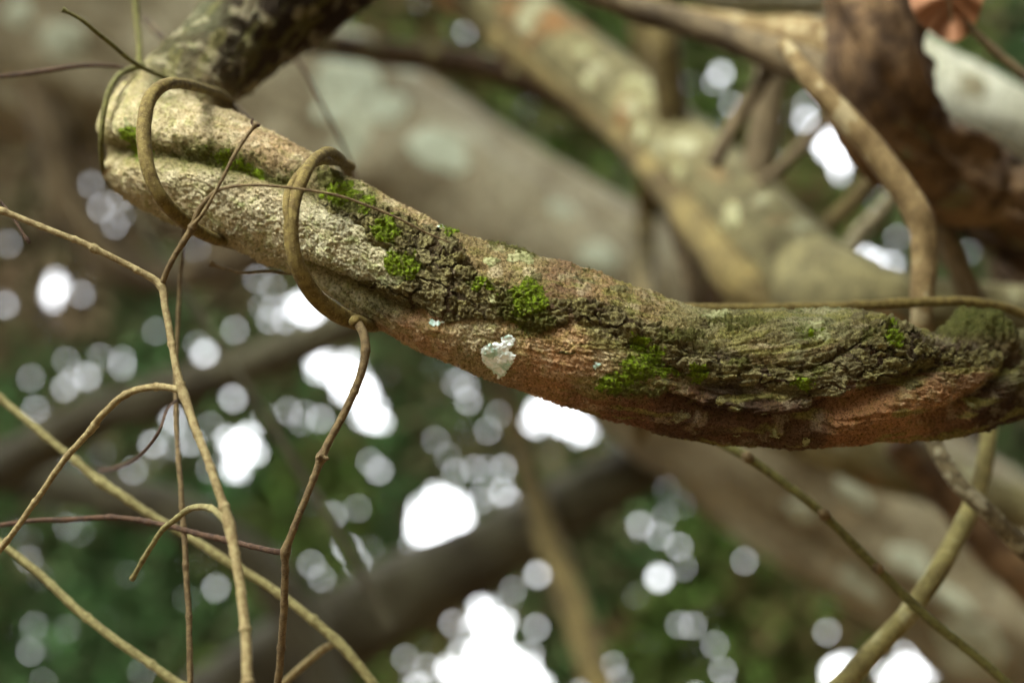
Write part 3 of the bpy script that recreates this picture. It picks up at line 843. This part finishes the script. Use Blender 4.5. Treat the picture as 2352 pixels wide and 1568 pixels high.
# tone control points: x, y, reach, colour, darker at the lower right and on the rear stem
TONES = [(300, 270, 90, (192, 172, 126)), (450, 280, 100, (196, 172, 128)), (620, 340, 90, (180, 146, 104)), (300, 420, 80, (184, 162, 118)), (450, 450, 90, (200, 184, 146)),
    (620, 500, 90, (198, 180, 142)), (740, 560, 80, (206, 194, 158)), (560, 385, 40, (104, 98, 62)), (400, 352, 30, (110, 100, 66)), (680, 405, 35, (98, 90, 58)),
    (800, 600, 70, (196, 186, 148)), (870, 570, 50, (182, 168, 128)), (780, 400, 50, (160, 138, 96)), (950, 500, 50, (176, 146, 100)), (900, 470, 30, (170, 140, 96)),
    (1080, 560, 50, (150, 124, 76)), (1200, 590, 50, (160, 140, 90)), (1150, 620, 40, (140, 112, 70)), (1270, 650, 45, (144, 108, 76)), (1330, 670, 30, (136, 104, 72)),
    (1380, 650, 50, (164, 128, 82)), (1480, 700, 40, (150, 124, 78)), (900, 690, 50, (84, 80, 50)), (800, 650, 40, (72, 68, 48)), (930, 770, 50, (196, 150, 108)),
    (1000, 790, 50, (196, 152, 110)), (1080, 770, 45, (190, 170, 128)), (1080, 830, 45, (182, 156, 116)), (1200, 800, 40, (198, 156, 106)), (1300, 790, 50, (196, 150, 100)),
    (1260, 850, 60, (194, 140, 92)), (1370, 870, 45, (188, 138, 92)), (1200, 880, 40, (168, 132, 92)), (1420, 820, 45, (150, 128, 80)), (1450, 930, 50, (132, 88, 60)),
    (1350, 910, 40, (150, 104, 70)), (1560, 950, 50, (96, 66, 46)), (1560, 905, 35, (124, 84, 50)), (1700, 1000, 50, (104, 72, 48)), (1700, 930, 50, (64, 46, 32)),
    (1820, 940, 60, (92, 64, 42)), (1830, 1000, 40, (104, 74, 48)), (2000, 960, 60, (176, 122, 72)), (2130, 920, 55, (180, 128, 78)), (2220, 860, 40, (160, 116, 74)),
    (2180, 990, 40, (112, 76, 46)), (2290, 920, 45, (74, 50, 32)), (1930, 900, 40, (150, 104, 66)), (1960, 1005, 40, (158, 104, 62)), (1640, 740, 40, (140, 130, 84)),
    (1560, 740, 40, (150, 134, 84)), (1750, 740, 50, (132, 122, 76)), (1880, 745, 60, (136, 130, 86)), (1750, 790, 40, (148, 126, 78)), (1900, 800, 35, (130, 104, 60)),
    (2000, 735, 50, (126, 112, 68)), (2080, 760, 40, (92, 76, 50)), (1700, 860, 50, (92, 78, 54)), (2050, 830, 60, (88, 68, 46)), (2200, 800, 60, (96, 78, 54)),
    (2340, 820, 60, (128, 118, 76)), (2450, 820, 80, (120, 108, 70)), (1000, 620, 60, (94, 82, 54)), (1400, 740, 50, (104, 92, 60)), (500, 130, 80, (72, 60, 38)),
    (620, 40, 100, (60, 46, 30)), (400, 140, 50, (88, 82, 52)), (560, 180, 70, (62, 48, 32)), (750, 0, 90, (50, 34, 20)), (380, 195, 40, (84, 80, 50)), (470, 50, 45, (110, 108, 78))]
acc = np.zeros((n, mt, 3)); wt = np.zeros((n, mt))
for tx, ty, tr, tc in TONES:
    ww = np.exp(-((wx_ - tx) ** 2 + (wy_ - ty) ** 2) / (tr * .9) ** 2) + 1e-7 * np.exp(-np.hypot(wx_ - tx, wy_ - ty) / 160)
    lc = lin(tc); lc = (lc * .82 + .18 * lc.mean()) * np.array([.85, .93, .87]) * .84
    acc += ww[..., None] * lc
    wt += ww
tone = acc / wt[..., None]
# material variation with a shape of its own: rusty and pale scales, algae film; then painted crack shade
t1 = sstep(.15, .55, fbm(S / 60, c_ / 16, s_ / 16, 141, 3))[..., None]
tone = tone * (1 - t1 * .35) + t1 * .35 * tone * np.array([1.12, 1.0, .84])
t2 = (sstep(.2, .6, fbm(X3 / 40, Y3 / 40, Z3 / 40, 151, 3)) * (1 - .5 * right))[..., None]
tone = tone * (1 - t2 * .3) + t2 * .3 * lin((214, 208, 172))
alg = (sstep(.25, .6, fbm(S / 90, c_ / 24, s_ / 24, 161, 3)) * (.35 + .4 * right))[..., None]
tone = tone * (1 - alg) + alg * lin((122, 120, 66)) * 1.0
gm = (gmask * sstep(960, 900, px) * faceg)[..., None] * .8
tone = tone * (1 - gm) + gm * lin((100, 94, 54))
tone = tone * (1 - crust[..., None] * .75) + crust[..., None] * .75 * lin((56, 44, 30))  # bark beneath the plates darkened, shade painted into the cracks
MOSS = [(298, 312, 20, 14, 0), (300, 345, 22, 18, 0), (500, 356, 38, 13, 0), (470, 352, 60, 15, 1), (572, 374, 22, 11, 0), (400, 352, 30, 10, 1), (640, 395, 44, 14, 1), (782, 432, 34, 15, 0),
    (800, 458, 40, 24, 1), (838, 460, 20, 14, 0), (885, 528, 24, 22, 0), (1034, 527, 17, 9, 0), (922, 606, 31, 22, 0), (1100, 652, 16, 11, 0), (1128, 662, 12, 7, 0), (1208, 702, 34, 40, 0),
    (1222, 738, 50, 24, 1), (1165, 705, 26, 28, 1), (1470, 785, 16, 14, 0), (1500, 812, 18, 16, 0), (1474, 838, 34, 16, 0), (1500, 855, 44, 9, 0), (1432, 866, 44, 8, 0), (1420, 885, 40, 9, 0),
    (1470, 895, 70, 10, 1), (1608, 858, 16, 20, 0), (1560, 770, 50, 12, 1), (1690, 740, 60, 9, 1), (1872, 762, 18, 8, 0), (1845, 880, 18, 10, 0), (2052, 776, 13, 20, 0), (1880, 850, 24, 12, 1),
    (1700, 830, 24, 10, 1), (1380, 620, 60, 8, 1), (1180, 566, 60, 8, 1), (2010, 760, 26, 12, 1), (760, 400, 26, 14, 1)]
for mx, my, ra, rb, kind in MOSS:
    rr = np.sqrt(((wx_ - mx) / (ra * 1.5 + 8)) ** 2 + ((wy_ - my) / (rb * 1.5 + 8)) ** 2)
    hl = (.75 * np.exp(-rr ** 2 * 1.1) * face * sstep(-.5, .35, fbm(X3 / 9, Y3 / 9, Z3 / 9, 401, 2)))[..., None]
    tone = tone * (1 - hl) + hl * lin((88, 98, 38) if kind == 0 else (92, 90, 50))
tone = tone * (1 - .06 * sstep(1000, 760, px))[..., None]
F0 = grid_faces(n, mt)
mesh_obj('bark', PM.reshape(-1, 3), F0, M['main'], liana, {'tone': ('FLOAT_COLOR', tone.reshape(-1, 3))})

def patch(name, mask, off, m, tone_=None, label=None, parent=liana, extra=None):
    """a piece that lies on the stem: the stem's own grid where mask is true, lifted by off px"""
    mk = mask.ravel()
    f = F0[mk[F0].all(1)]
    if len(f) < 12: return None
    ids, inv = np.unique(f, return_inverse=True)
    V = (PM + N * (off * PXM)[..., None]).reshape(-1, 3)[ids]
    F = inv.reshape(-1, 4)
    if extra is not None:
        V2, F2 = extra(ids, V)
        if V2 is not None:
            F = np.vstack([F, F2 + len(V)]); V = np.vstack([V, V2])
    o = mesh_obj(name, V, F, m, parent)
    if label: o['label'] = label
    return o

# cracked crust plates: cells of an uneven net on the unrolled bark
tt_ = TT * RP
cw = 30 * (1 + 0 * S)
wS = S + 12 * fbm(X3 / 24, Y3 / 24, Z3 / 24, 171, 2); wT = tt_ + 12 * fbm(X3 / 24, Y3 / 24, Z3 / 24, 181, 2)
gs, gt = wS / 66, wT / 46
i0, j0 = np.floor(gs), np.floor(gt)
F1 = np.full(S.shape, 9.0); F2_ = np.full(S.shape, 9.0); ID = np.zeros(S.shape)
for a in (-1, 0, 1):
    for c in (-1, 0, 1):
        ii, jj = i0 + a, j0 + c
        ox = hash3(ii, jj, ii * 0, 5); oy = hash3(ii, jj, ii * 0, 6)
        d = np.hypot(gs - ii - .5 - (ox - .5) * .85, gt - jj - .5 - (oy - .5) * .85)
        idn = ii * 1000 + jj
        closer = d < F1
        F2_ = np.where(closer, F1, np.minimum(F2_, d))
        ID = np.where(closer, idn, ID)
        F1 = np.where(closer, d, F1)
edge = F2_ - F1
rnd_c = hash3(ID, ID * 0, ID * 0, 9)
hgt = (6.0 + 5.5 * rnd_c) * sstep(.03, .16, edge) * sstep(-2, 10, csd) * face - 3.0
hgt = hgt + (2.6 * lump + 1.7 * grain + 1.3 * fbm(X3 / 11, Y3 / 11, Z3 / 11, 191, 2)) * (hgt > -1)
hgt = hgt + crumb * 4 * fbm(X3 / 13, Y3 / 13, Z3 / 13, 193, 2)
pk = (edge > .08) & (csd > -1) & (face > .35)
visible = np.unique(ID[pk])
for idn in visible:
    k = pk & (ID == idn)
    if k.sum() < 60: continue
    patch('bark_plate', k, hgt, M['crust'])

# scattered scales on the fibrous bark at the right
FL = [(1690, 955), (1720, 965), (1745, 975), (1690, 945), (1500, 745), (1600, 745), (1870, 745), (1130, 600), (1230, 640), (1780, 770), (1840, 790), (1950, 770), (1520, 880), (1660, 920),
      (1980, 720), (1210, 600), (1340, 640), (1420, 670), (1090, 690), (1300, 810), (1560, 960), (2010, 870), (2100, 890), (1880, 860), (1930, 850)]
for k_, (fx, fy) in enumerate(FL):
    a_, b_ = rng.uniform(16, 30), rng.uniform(5, 9)
    rot = rng.uniform(-.1, .35) if fx < 1900 else rng.uniform(-.6, -.2)
    dx, dy = wx_ - fx, wy_ - fy
    ex, ey = dx * math.cos(rot) + dy * math.sin(rot), -dx * math.sin(rot) + dy * math.cos(rot)
    rr = np.sqrt((ex / a_) ** 2 + (ey / b_) ** 2)
    patch('bark_flake', (rr < 1) & (face > .3), 3.5 * sstep(1.05, .5, rr) + 2.5 * sstep(-.2, 1, -ey / b_ + 0 * ey) - .5, M['glichen'] if k_ in (1, 2, 3, 6, 7, 15) else M['main_flake'] if 'main_flake' in M else M['crust'])

# moss cushions
Nf = N.reshape(-1, 3)
def fuzz(count, length, seed_):
    r_ = np.random.default_rng(seed_)
    def go(ids, V):
        if len(ids) < 10: return None, None
        m_ = min(count, len(ids) * 2)
        pick = r_.integers(0, len(ids), m_)
        b0 = V[pick] + r_.normal(size=(m_, 3)) * .00035
        dr = Nf[ids[pick]] + r_.normal(size=(m_, 3)) * .55 + np.array([0, 0, .25])
        dr /= np.linalg.norm(dr, axis=1)[:, None]
        sd_ = np.cross(dr, r_.normal(size=(m_, 3))); sd_ /= np.linalg.norm(sd_, axis=1)[:, None]
        L_ = length * r_.uniform(.5, 1.2, m_)[:, None]
        w_ = L_ * .22
        Vn = np.stack([b0 - sd_ * w_ * .5, b0 + sd_ * w_ * .5, b0 + dr * L_ + sd_ * w_ * .15, b0 + dr * L_ - sd_ * w_ * .15], 1).reshape(-1, 3)
        return Vn, np.arange(m_ * 4).reshape(-1, 4)
    return go
for k_, (mx, my, ra, rb, kind) in enumerate(MOSS):
    rot = math.atan2(-.35, 1) if mx > 1850 else (.25 if mx < 1400 else .0)
    ux = px + 13 * fbm(X3 / 12, Y3 / 12, Z3 / 12, 200 + k_, 3, .7); uy = py + 13 * fbm(X3 / 16, Y3 / 16, Z3 / 16, 240 + k_, 3)
    dx, dy = ux - mx, uy - my
    ex, ey = dx * math.cos(rot) + dy * math.sin(rot), -dx * math.sin(rot) + dy * math.cos(rot)
    rr = np.sqrt((ex / ra) ** 2 + (ey / rb) ** 2) / (1.5 if kind == 0 else 1.2)
    lift = np.maximum(hgt * (pk & (crust > .3)), 0) + 2.2 * sstep(1.05, .3, rr) + 2.4 * lump + 1.5 * grain - .3
    o = patch('moss_patch', (rr < 1) & (face > .25), lift, M['moss'] if kind == 0 else M['moss_olive'],
              label=('bright green moss cushion' if kind == 0 else 'dull olive moss film'), extra=fuzz(int(ra * rb * 4), .0008, k_))

# pale lichens
WL = [(1105, 794), (1134, 784), (1152, 784), (1152, 773), (1167, 764), (1185, 776), (1181, 791), (1172, 802), (1185, 811), (1181, 830), (1170, 841), (1163, 859), (1147, 865), (1127, 848), (1107, 827)]
ux = px + 2.2 * fbm(X3 / 9, Y3 / 9, Z3 / 9, 301, 2); uy = py + 2.2 * fbm(X3 / 9, Y3 / 9, Z3 / 9, 302, 2)
sdw = sd_poly(WL, ux, uy)
wr = fbm(X3 / 14 + .6 * med, Y3 / 5, Z3 / 5, 303, 2)
patch('lichen_patch', (sdw > 0) & (face > .3), 2.6 + 2.0 * sstep(0, 5, sdw) + .9 * wr - 1.6 * (grain + lump), M['lichen'], label='white lichen patch with scalloped edge')
for k_, (mx, my, ra, rb, mm) in enumerate([(1371, 838, 10, 9, 'lichen'), (1195, 588, 34, 9, 'glichen'), (1000, 742, 22, 6, 'lichen'), (1078, 812, 14, 4, 'glichen'), (808, 552, 16, 9, 'glichen'),
    (1890, 765, 26, 14, 'glichen'), (1640, 728, 34, 8, 'glichen'), (292, 283, 7, 14, 'glichen'), (2235, 930, 8, 6, 'glichen'), (1010, 522, 14, 4, 'lichen'), (1850, 1005, 12, 7, 'glichen'),
    (1690, 1002, 10, 5, 'glichen'), (900, 575, 10, 8, 'glichen'), (1130, 690, 12, 10, 'glichen'), (1780, 1000, 12, 5, 'glichen'), (560, 470, 12, 8, 'glichen')]):
    uxx = px + 5 * fbm(X3 / 9, Y3 / 9, Z3 / 9, 310 + k_, 2); uyy = py + 5 * fbm(X3 / 9, Y3 / 9, Z3 / 9, 340 + k_, 2)
    rr = np.sqrt(((uxx - mx) / ra) ** 2 + ((uyy - my) / rb) ** 2)
    patch('lichen_patch', (rr < 1) & (face > .25), 1.0 + np.maximum(hgt * pk, 0) * .9 + 1.4 * sstep(1, .5, rr), M[mm])

# mossy knot at the right end
def blob(name, cx, cy_, d, rx, ry, rz, m, parent, amp=.16, sc_=1.0, seed=0, toned=None):
    nu, nv = 150, 110
    uu = np.linspace(0, 2 * np.pi, nu, endpoint=False)
    vv = np.linspace(.03, np.pi - .03, nv)
    Vd = np.stack([np.cos(uu)[None] * np.sin(vv)[:, None], np.cos(vv)[:, None] + 0 * uu[None], np.sin(uu)[None] * np.sin(vv)[:, None]], -1)
    f = 1 + amp * fbm(Vd[..., 0] * 2 * sc_ + seed, Vd[..., 1] * 2 * sc_, Vd[..., 2] * 2 * sc_, seed + 400, 3) + amp * .8 * fbm(Vd[..., 0] * 9 * sc_, Vd[..., 1] * 9 * sc_, Vd[..., 2] * 9 * sc_, seed + 410, 3, .65) - amp * .5 * sstep(.1, 0, np.abs(fbm(Vd[..., 0] * 5, Vd[..., 1] * 5, Vd[..., 2] * 5, seed + 420, 2)))
    Vd = Vd * f[..., None]
    k = K * d
    Pw = at(cx, cy_, d) + (Vd[..., 0] * rx * k)[..., None] * RGT + (Vd[..., 1] * ry * k)[..., None] * UPV + (Vd[..., 2] * rz * k)[..., None] * FWD
    qx, qy, _ = project(Pw.reshape(-1, 3))
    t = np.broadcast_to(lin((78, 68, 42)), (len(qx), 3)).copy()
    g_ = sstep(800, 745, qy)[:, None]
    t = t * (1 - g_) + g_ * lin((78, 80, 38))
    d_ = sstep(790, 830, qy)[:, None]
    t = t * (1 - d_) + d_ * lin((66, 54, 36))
    return mesh_obj(name, Pw.reshape(-1, 3), grid_faces(nv, nu)[:, ::-1], m, parent, {'tone': ('FLOAT_COLOR', t)})
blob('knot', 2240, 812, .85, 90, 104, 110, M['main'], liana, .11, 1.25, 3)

# ------------------------------------------------------------------ vines wound round the liana
v1 = one('climbing_vine', 'smooth olive vine looped around the left end of the liana', 'vine', 'vine',
    [(560, 350, .94, 9), (548, 268, .925, 9), (515, 222, .88, 10), (440, 197, .80, 12), (385, 194, .765, 14), (348, 222, .752, 16), (332, 275, .742, 16.5), (332, 340, .735, 17), (348, 410, .732, 16), (384, 470, .738, 16), (440, 522, .765, 15), (500, 552, .80, 13), (580, 560, .86, 12), (700, 520, .90, 12)],
    sides=24, step=3, rough=.05, seed=40, lobes=.05, nlobes=3, twist=.01, bend=1.0)
v2 = one('climbing_vine', 'thin dull vine hugging the leftmost curve of the liana', 'vine', 'vine_green',
    [(330, 150, .89, 7), (280, 168, .865, 7), (252, 205, .84, 7), (238, 260, .83, 6.5), (232, 330, .83, 6), (236, 390, .845, 6), (255, 430, .89, 6), (320, 440, .95, 6)], sides=14, step=4, seed=41)
v3 = one('climbing_vine', 'thick twining vine wrapped over the liana left of its middle with a hanging twig', 'vine', 'vine',
    [(800, 500, .90, 11), (802, 425, .875, 11), (795, 385, .835, 12), (775, 362, .80, 13), (748, 352, .775, 14), (718, 372, .755, 13), (695, 410, .742, 14), (676, 460, .734, 16), (668, 520, .729, 17), (674, 580, .728, 18), (692, 632, .732, 19), (725, 682, .742, 20),
     (770, 718, .755, 20), (815, 740, .768, 18), (860, 748, .79, 14), (900, 735, .82, 12), (960, 690, .86, 12)],
    sides=28, step=3, rough=.05, seed=42, bend=1.2)
hp = catmull([(795, 390, .835, 12), (775, 362, .80, 13), (748, 352, .775, 14), (718, 372, .755, 13), (695, 410, .742, 14), (676, 460, .734, 16), (668, 520, .729, 17), (674, 575, .728, 18)], 40)
tg = np.gradient(hp[:, :2], axis=0); tg /= np.linalg.norm(tg, axis=1)[:, None]
ph = np.linspace(.6, 2 * np.pi * 1.35, 40)
off = 17 * np.interp(np.arange(40), [0, 28, 39], [1, 1, .5])
tube('strand', np.column_stack([hp[:, 0] - tg[:, 1] * off * np.cos(ph), hp[:, 1] + tg[:, 0] * off * np.cos(ph), hp[:, 2] - off * np.sin(ph) * K * hp[:, 2] * .9, np.interp(np.arange(40), [0, 30, 39], [11, 11, 5])]),
     M['vine'], v3, sides=20, step=3, rough=.07, seed=43, bend=.6, taper_end=True)
tube('collar', [(806, 745, .757, 10), (814, 738, .755, 13), (822, 730, .757, 12)], M['vine'], v3, sides=20, step=2, rough=.1, taper_end=True, taper_start=True)
hang = one('hanging_twig', 'brown jointed twig hanging from the twining vine down past the bottom edge', 'twig', 'twig_m',
    [(818, 738, .757, 12), (832, 758, .752, 12), (840, 795, .748, 11.5), (834, 840, .746, 11), (815, 895, .745, 10.5), (785, 960, .745, 10), (757, 1012, .745, 10), (738, 1052, .745, 11), (722, 1095, .745, 9), (700, 1150, .746, 9),
     (676, 1210, .747, 9), (656, 1264, .75, 11), (654, 1300, .752, 9.5), (653, 1380, .758, 10), (648, 1470, .765, 10), (638, 1575, .775, 10), (610, 1750, .79, 10), (560, 2000, .8, 10)],
    sides=18, step=4, rough=.05, seed=44, bend=1.2, knots=[(738, 1050, 10, .45), (655, 1266, 12, .3), (836, 790, 12, .1)])
tube('side_twig', [(655, 1268, .751, 8), (630, 1266, .756, 7), (580, 1255, .768, 6.5), (520, 1240, .785, 6.5), (440, 1222, .80, 6.5), (350, 1200, .81, 6), (270, 1188, .815, 6), (180, 1192, .82, 6), (90, 1195, .82, 5.5), (0, 1205, .82, 5.5), (-200, 1230, .82, 5)],
     M['twig_d'], hang, sides=12, step=4, seed=45, bend=1.0, knots=[(340, 1198, 8, .5), (520, 1240, 8, .5), (256, 1188, 8, .3)])
tube('bud', [(736, 1046, .742, 5), (730, 1050, .74, 5), (727, 1056, .739, 4)], M['twig_m'], hang, sides=10, step=2, taper_end=True)
tube('bud', [(744, 1050, .742, 5), (752, 1053, .742, 5), (757, 1055, .742, 3)], M['twig_m'], hang, sides=10, step=2, taper_end=True)

# ------------------------------------------------------------------ twigs in front and behind, left
fork = one('forked_twig', 'tan forked twig entering at the left edge and running down to the bottom edge', 'twig', 'twig',
    [(-260, 385, .72, 8), (-100, 440, .725, 8), (0, 482, .728, 8), (100, 522, .73, 8), (208, 568, .732, 8.5), (300, 613, .735, 8.5), (368, 655, .737, 10), (380, 710, .733, 9.5), (395, 790, .727, 9.5), (410, 865, .72, 10), (424, 910, .717, 12), (445, 970, .71, 11), (480, 1062, .70, 11),
     (510, 1150, .692, 12), (527, 1205, .688, 14.5), (540, 1270, .682, 13), (556, 1370, .675, 13), (566, 1470, .668, 13.5), (570, 1575, .66, 14), (572, 1800, .65, 15)],
    sides=20, step=4, rough=.05, seed=50, bend=1.3, knots=[(218, 572, 8, .5), (370, 657, 10, .2), (424, 905, 14, .2), (527, 1205, 14, .15), (8, 486, 7, .3)])
up = tube('side_twig', [(370, 656, .737, 7), (384, 622, .735, 6.5), (412, 570, .732, 6.5), (440, 525, .73, 8), (447, 508, .728, 7), (458, 482, .726, 6), (480, 455, .724, 5), (510, 434, .722, 4), (570, 426, .72, 3.5), (660, 430, .72, 3.2), (760, 446, .722, 3.2), (850, 474, .726, 3), (920, 505, .728, 2.6), (980, 535, .731, 2.3), (1034, 558, .733, 1.8)],
     M['twig_m'], fork, sides=14, step=3, seed=51, bend=.8, knots=[(442, 522, 6, .4), (880, 484, 5, .3)])
tube('tip_twig', [(446, 516, .727, 5), (470, 485, .724, 4), (490, 448, .722, 3.6), (508, 415, .722, 3.8), (535, 362, .723, 4.4), (560, 322, .726, 4.4), (584, 290, .728, 4), (592, 284, .729, 4)], M['twig_m'], up, sides=12, step=3, seed=52, bend=.6, knots=[(586, 290, 5, .8)])
tube('bud', [(584, 290, .728, 4), (578, 280, .728, 3.5), (582, 272, .728, 2.5)], M['twig_d'], up, sides=8, step=2, taper_end=True)
tube('bud', [(586, 288, .728, 4), (594, 288, .728, 4), (598, 284, .728, 3)], M['twig_d'], up, sides=8, step=2, taper_end=True)
tube('side_twig', [(420, 900, .718, 8), (400, 892, .72, 8), (350, 888, .725, 8), (290, 906, .73, 8), (235, 952, .736, 8), (210, 985, .74, 8), (150, 1052, .745, 7.5), (95, 1132, .75, 7), (40, 1210, .755, 7), (-20, 1290, .76, 7), (-150, 1480, .76, 7)],
     M['twig'], fork, sides=14, step=4, seed=53, bend=1.0, knots=[(208, 985, 8, .25)])
tube('side_twig', [(530, 1212, .69, 8), (510, 1188, .70, 8), (480, 1166, .72, 8), (440, 1166, .745, 7.5), (405, 1190, .76, 7), (372, 1218, .77, 6.5), (335, 1275, .78, 6), (303, 1330, .79, 5.5)],
     M['twig_y'], fork, sides=14, step=4, seed=54, bend=.8, knots=[(306, 1326, 6, .3)])
dg = one('twig', 'blurred straw coloured twig slanting down from the left edge behind the forked twig', 'twig', 'twig_y',
    [(-250, 700, .90, 10), (-100, 830, .90, 10), (0, 915, .90, 10), (80, 982, .895, 10), (165, 1050, .89, 10), (235, 1108, .885, 12), (340, 1178, .88, 10.5), (440, 1236, .875, 11), (540, 1300, .87, 12), (620, 1348, .865, 11), (700, 1408, .86, 12), (780, 1478, .855, 13), (860, 1575, .85, 13), (1000, 1780, .85, 13)],
    sides=16, step=5, rough=.05, seed=55, bend=1.0, knots=[(235, 1108, 14, .2), (780, 1470, 14, .2)])
tube('side_twig', [(775, 1472, .858, 10), (740, 1492, .87, 9), (700, 1525, .88, 9), (640, 1580, .89, 9), (500, 1720, .9, 9)], M['twig'], dg, sides=12, seed=56)
one('twig', 'blurred straw twig curving across the lower left corner', 'twig', 'twig_y',
    [(-200, 1060, .86, 9), (-80, 1170, .86, 9), (0, 1245, .855, 9), (90, 1318, .85, 10), (180, 1402, .845, 11), (260, 1465, .84, 11), (340, 1520, .838, 11.5), (420, 1575, .835, 12), (640, 1720, .83, 12)],
    sides=16, step=5, seed=57, bend=.8)
one('twig', 'thin pinkish brown twig hanging straight down beside the forked twig', 'twig', 'twig_m',
    [(425, 520, .86, 5), (420, 580, .855, 5), (413, 650, .85, 5), (408, 750, .845, 5), (403, 850, .84, 5), (404, 950, .83, 6), (413, 1080, .815, 7), (421, 1200, .805, 7), (428, 1310, .80, 7.5), (434, 1430, .795, 7.5), (438, 1575, .79, 8), (440, 1850, .79, 8)],
    sides=14, step=5, seed=58, bend=1.0, knots=[(419, 1210, 8, .3)])
one('twig', 'short dark curled twig hanging over the pale sky gaps at left', 'twig', 'twig_d',
    [(404, 920, .82, 3.5), (385, 940, .80, 3.5), (368, 985, .78, 3.8), (345, 1020, .79, 4), (310, 1055, .84, 5), (270, 1074, .89, 6), (230, 1080, .93, 6)], sides=10, step=3, seed=59, bend=.8)
one('twig', 'tiny pinkish twig tip poking out under the liana', 'twig', 'twig_m',
    [(760, 640, .80, 3), (690, 632, .80, 3.4), (620, 624, .81, 3.6), (560, 627, .82, 3.6), (510, 615, .83, 4), (482, 604, .83, 5)], sides=10, step=3, seed=60, knots=[(484, 604, 7, .8)])
one('twig', 'short thin dark twig tip at the left edge above the forked twig', 'twig', 'twig_d',
    [(-60, 400, .75, 4), (0, 462, .75, 4), (30, 500, .748, 4), (52, 535, .746, 4.5), (68, 558, .745, 4)], sides=10, step=3, seed=61, knots=[(62, 550, 6, .6)])
one('twig', 'dark tipped olive twig pointing to the upper left corner', 'twig', 'vine_green',
    [(142, 22, .80, 5), (190, 48, .805, 5.5), (250, 98, .82, 6), (310, 145, .84, 6), (370, 175, .86, 6), (430, 200, .88, 6)], sides=12, step=3, seed=62, knots=[(145, 22, 8, .5)], bend=.8)
one('twig', 'blurred green upright stem rising above the left bend of the liana', 'twig', 'vine_green',
    [(300, -250, .96, 9), (308, -60, .95, 9), (314, 40, .94, 9), (320, 110, .925, 8), (318, 165, .91, 7)], sides=12, step=4, seed=63)
one('twig', 'blurred thin dark twig reaching from the left edge to the left bend of the liana', 'twig', 'twig_d',
    [(-200, 195, .88, 5), (0, 176, .88, 5.5), (90, 165, .88, 6), (180, 152, .88, 6), (260, 152, .885, 5), (310, 165, .89, 5)], sides=12, step=4, seed=64)
one('twig', 'blurred straight brown twig slanting down onto the top of the liana', 'twig', 'brown_stem',
    [(330, 40, 1.0, 8), (400, 118, .96, 9), (470, 185, .93, 9), (530, 235, .90, 9), (600, 300, .88, 8)], sides=12, step=4, seed=65)
one('twig', 'faint thin grey twig in front of the pale trunk above the liana', 'twig', 'twig_d',
    [(600, 60, 1.1, 4), (690, 150, 1.1, 5), (745, 250, 1.1, 5), (790, 340, 1.1, 5), (850, 500, 1.1, 5)], sides=10, seed=66)
hv = one('horizontal_vine', 'straight brown vine running level behind the top of the liana to the right edge', 'vine', 'vine',
    [(1380, 760, .90, 8), (1480, 725, .875, 9), (1560, 707, .865, 10), (1700, 707, .86, 10.5), (1850, 706, .86, 11), (1960, 703, .86, 11), (2080, 695, .865, 11.5), (2200, 692, .87, 11.5), (2290, 702, .88, 11), (2360, 726, .89, 11), (2600, 840, .9, 11)],
    sides=18, step=4, rough=.05, seed=67, bend=.8, knots=[(1962, 703, 8, .25)])
one('stem', 'faint thin upright stem against the dark gap at the right edge', 'twig', 'brown_stem',
    [(2310, 420, 1.5, 6), (2285, 560, 1.5, 7), (2275, 700, 1.5, 7), (2270, 860, 1.5, 7)], sides=10, seed=68)
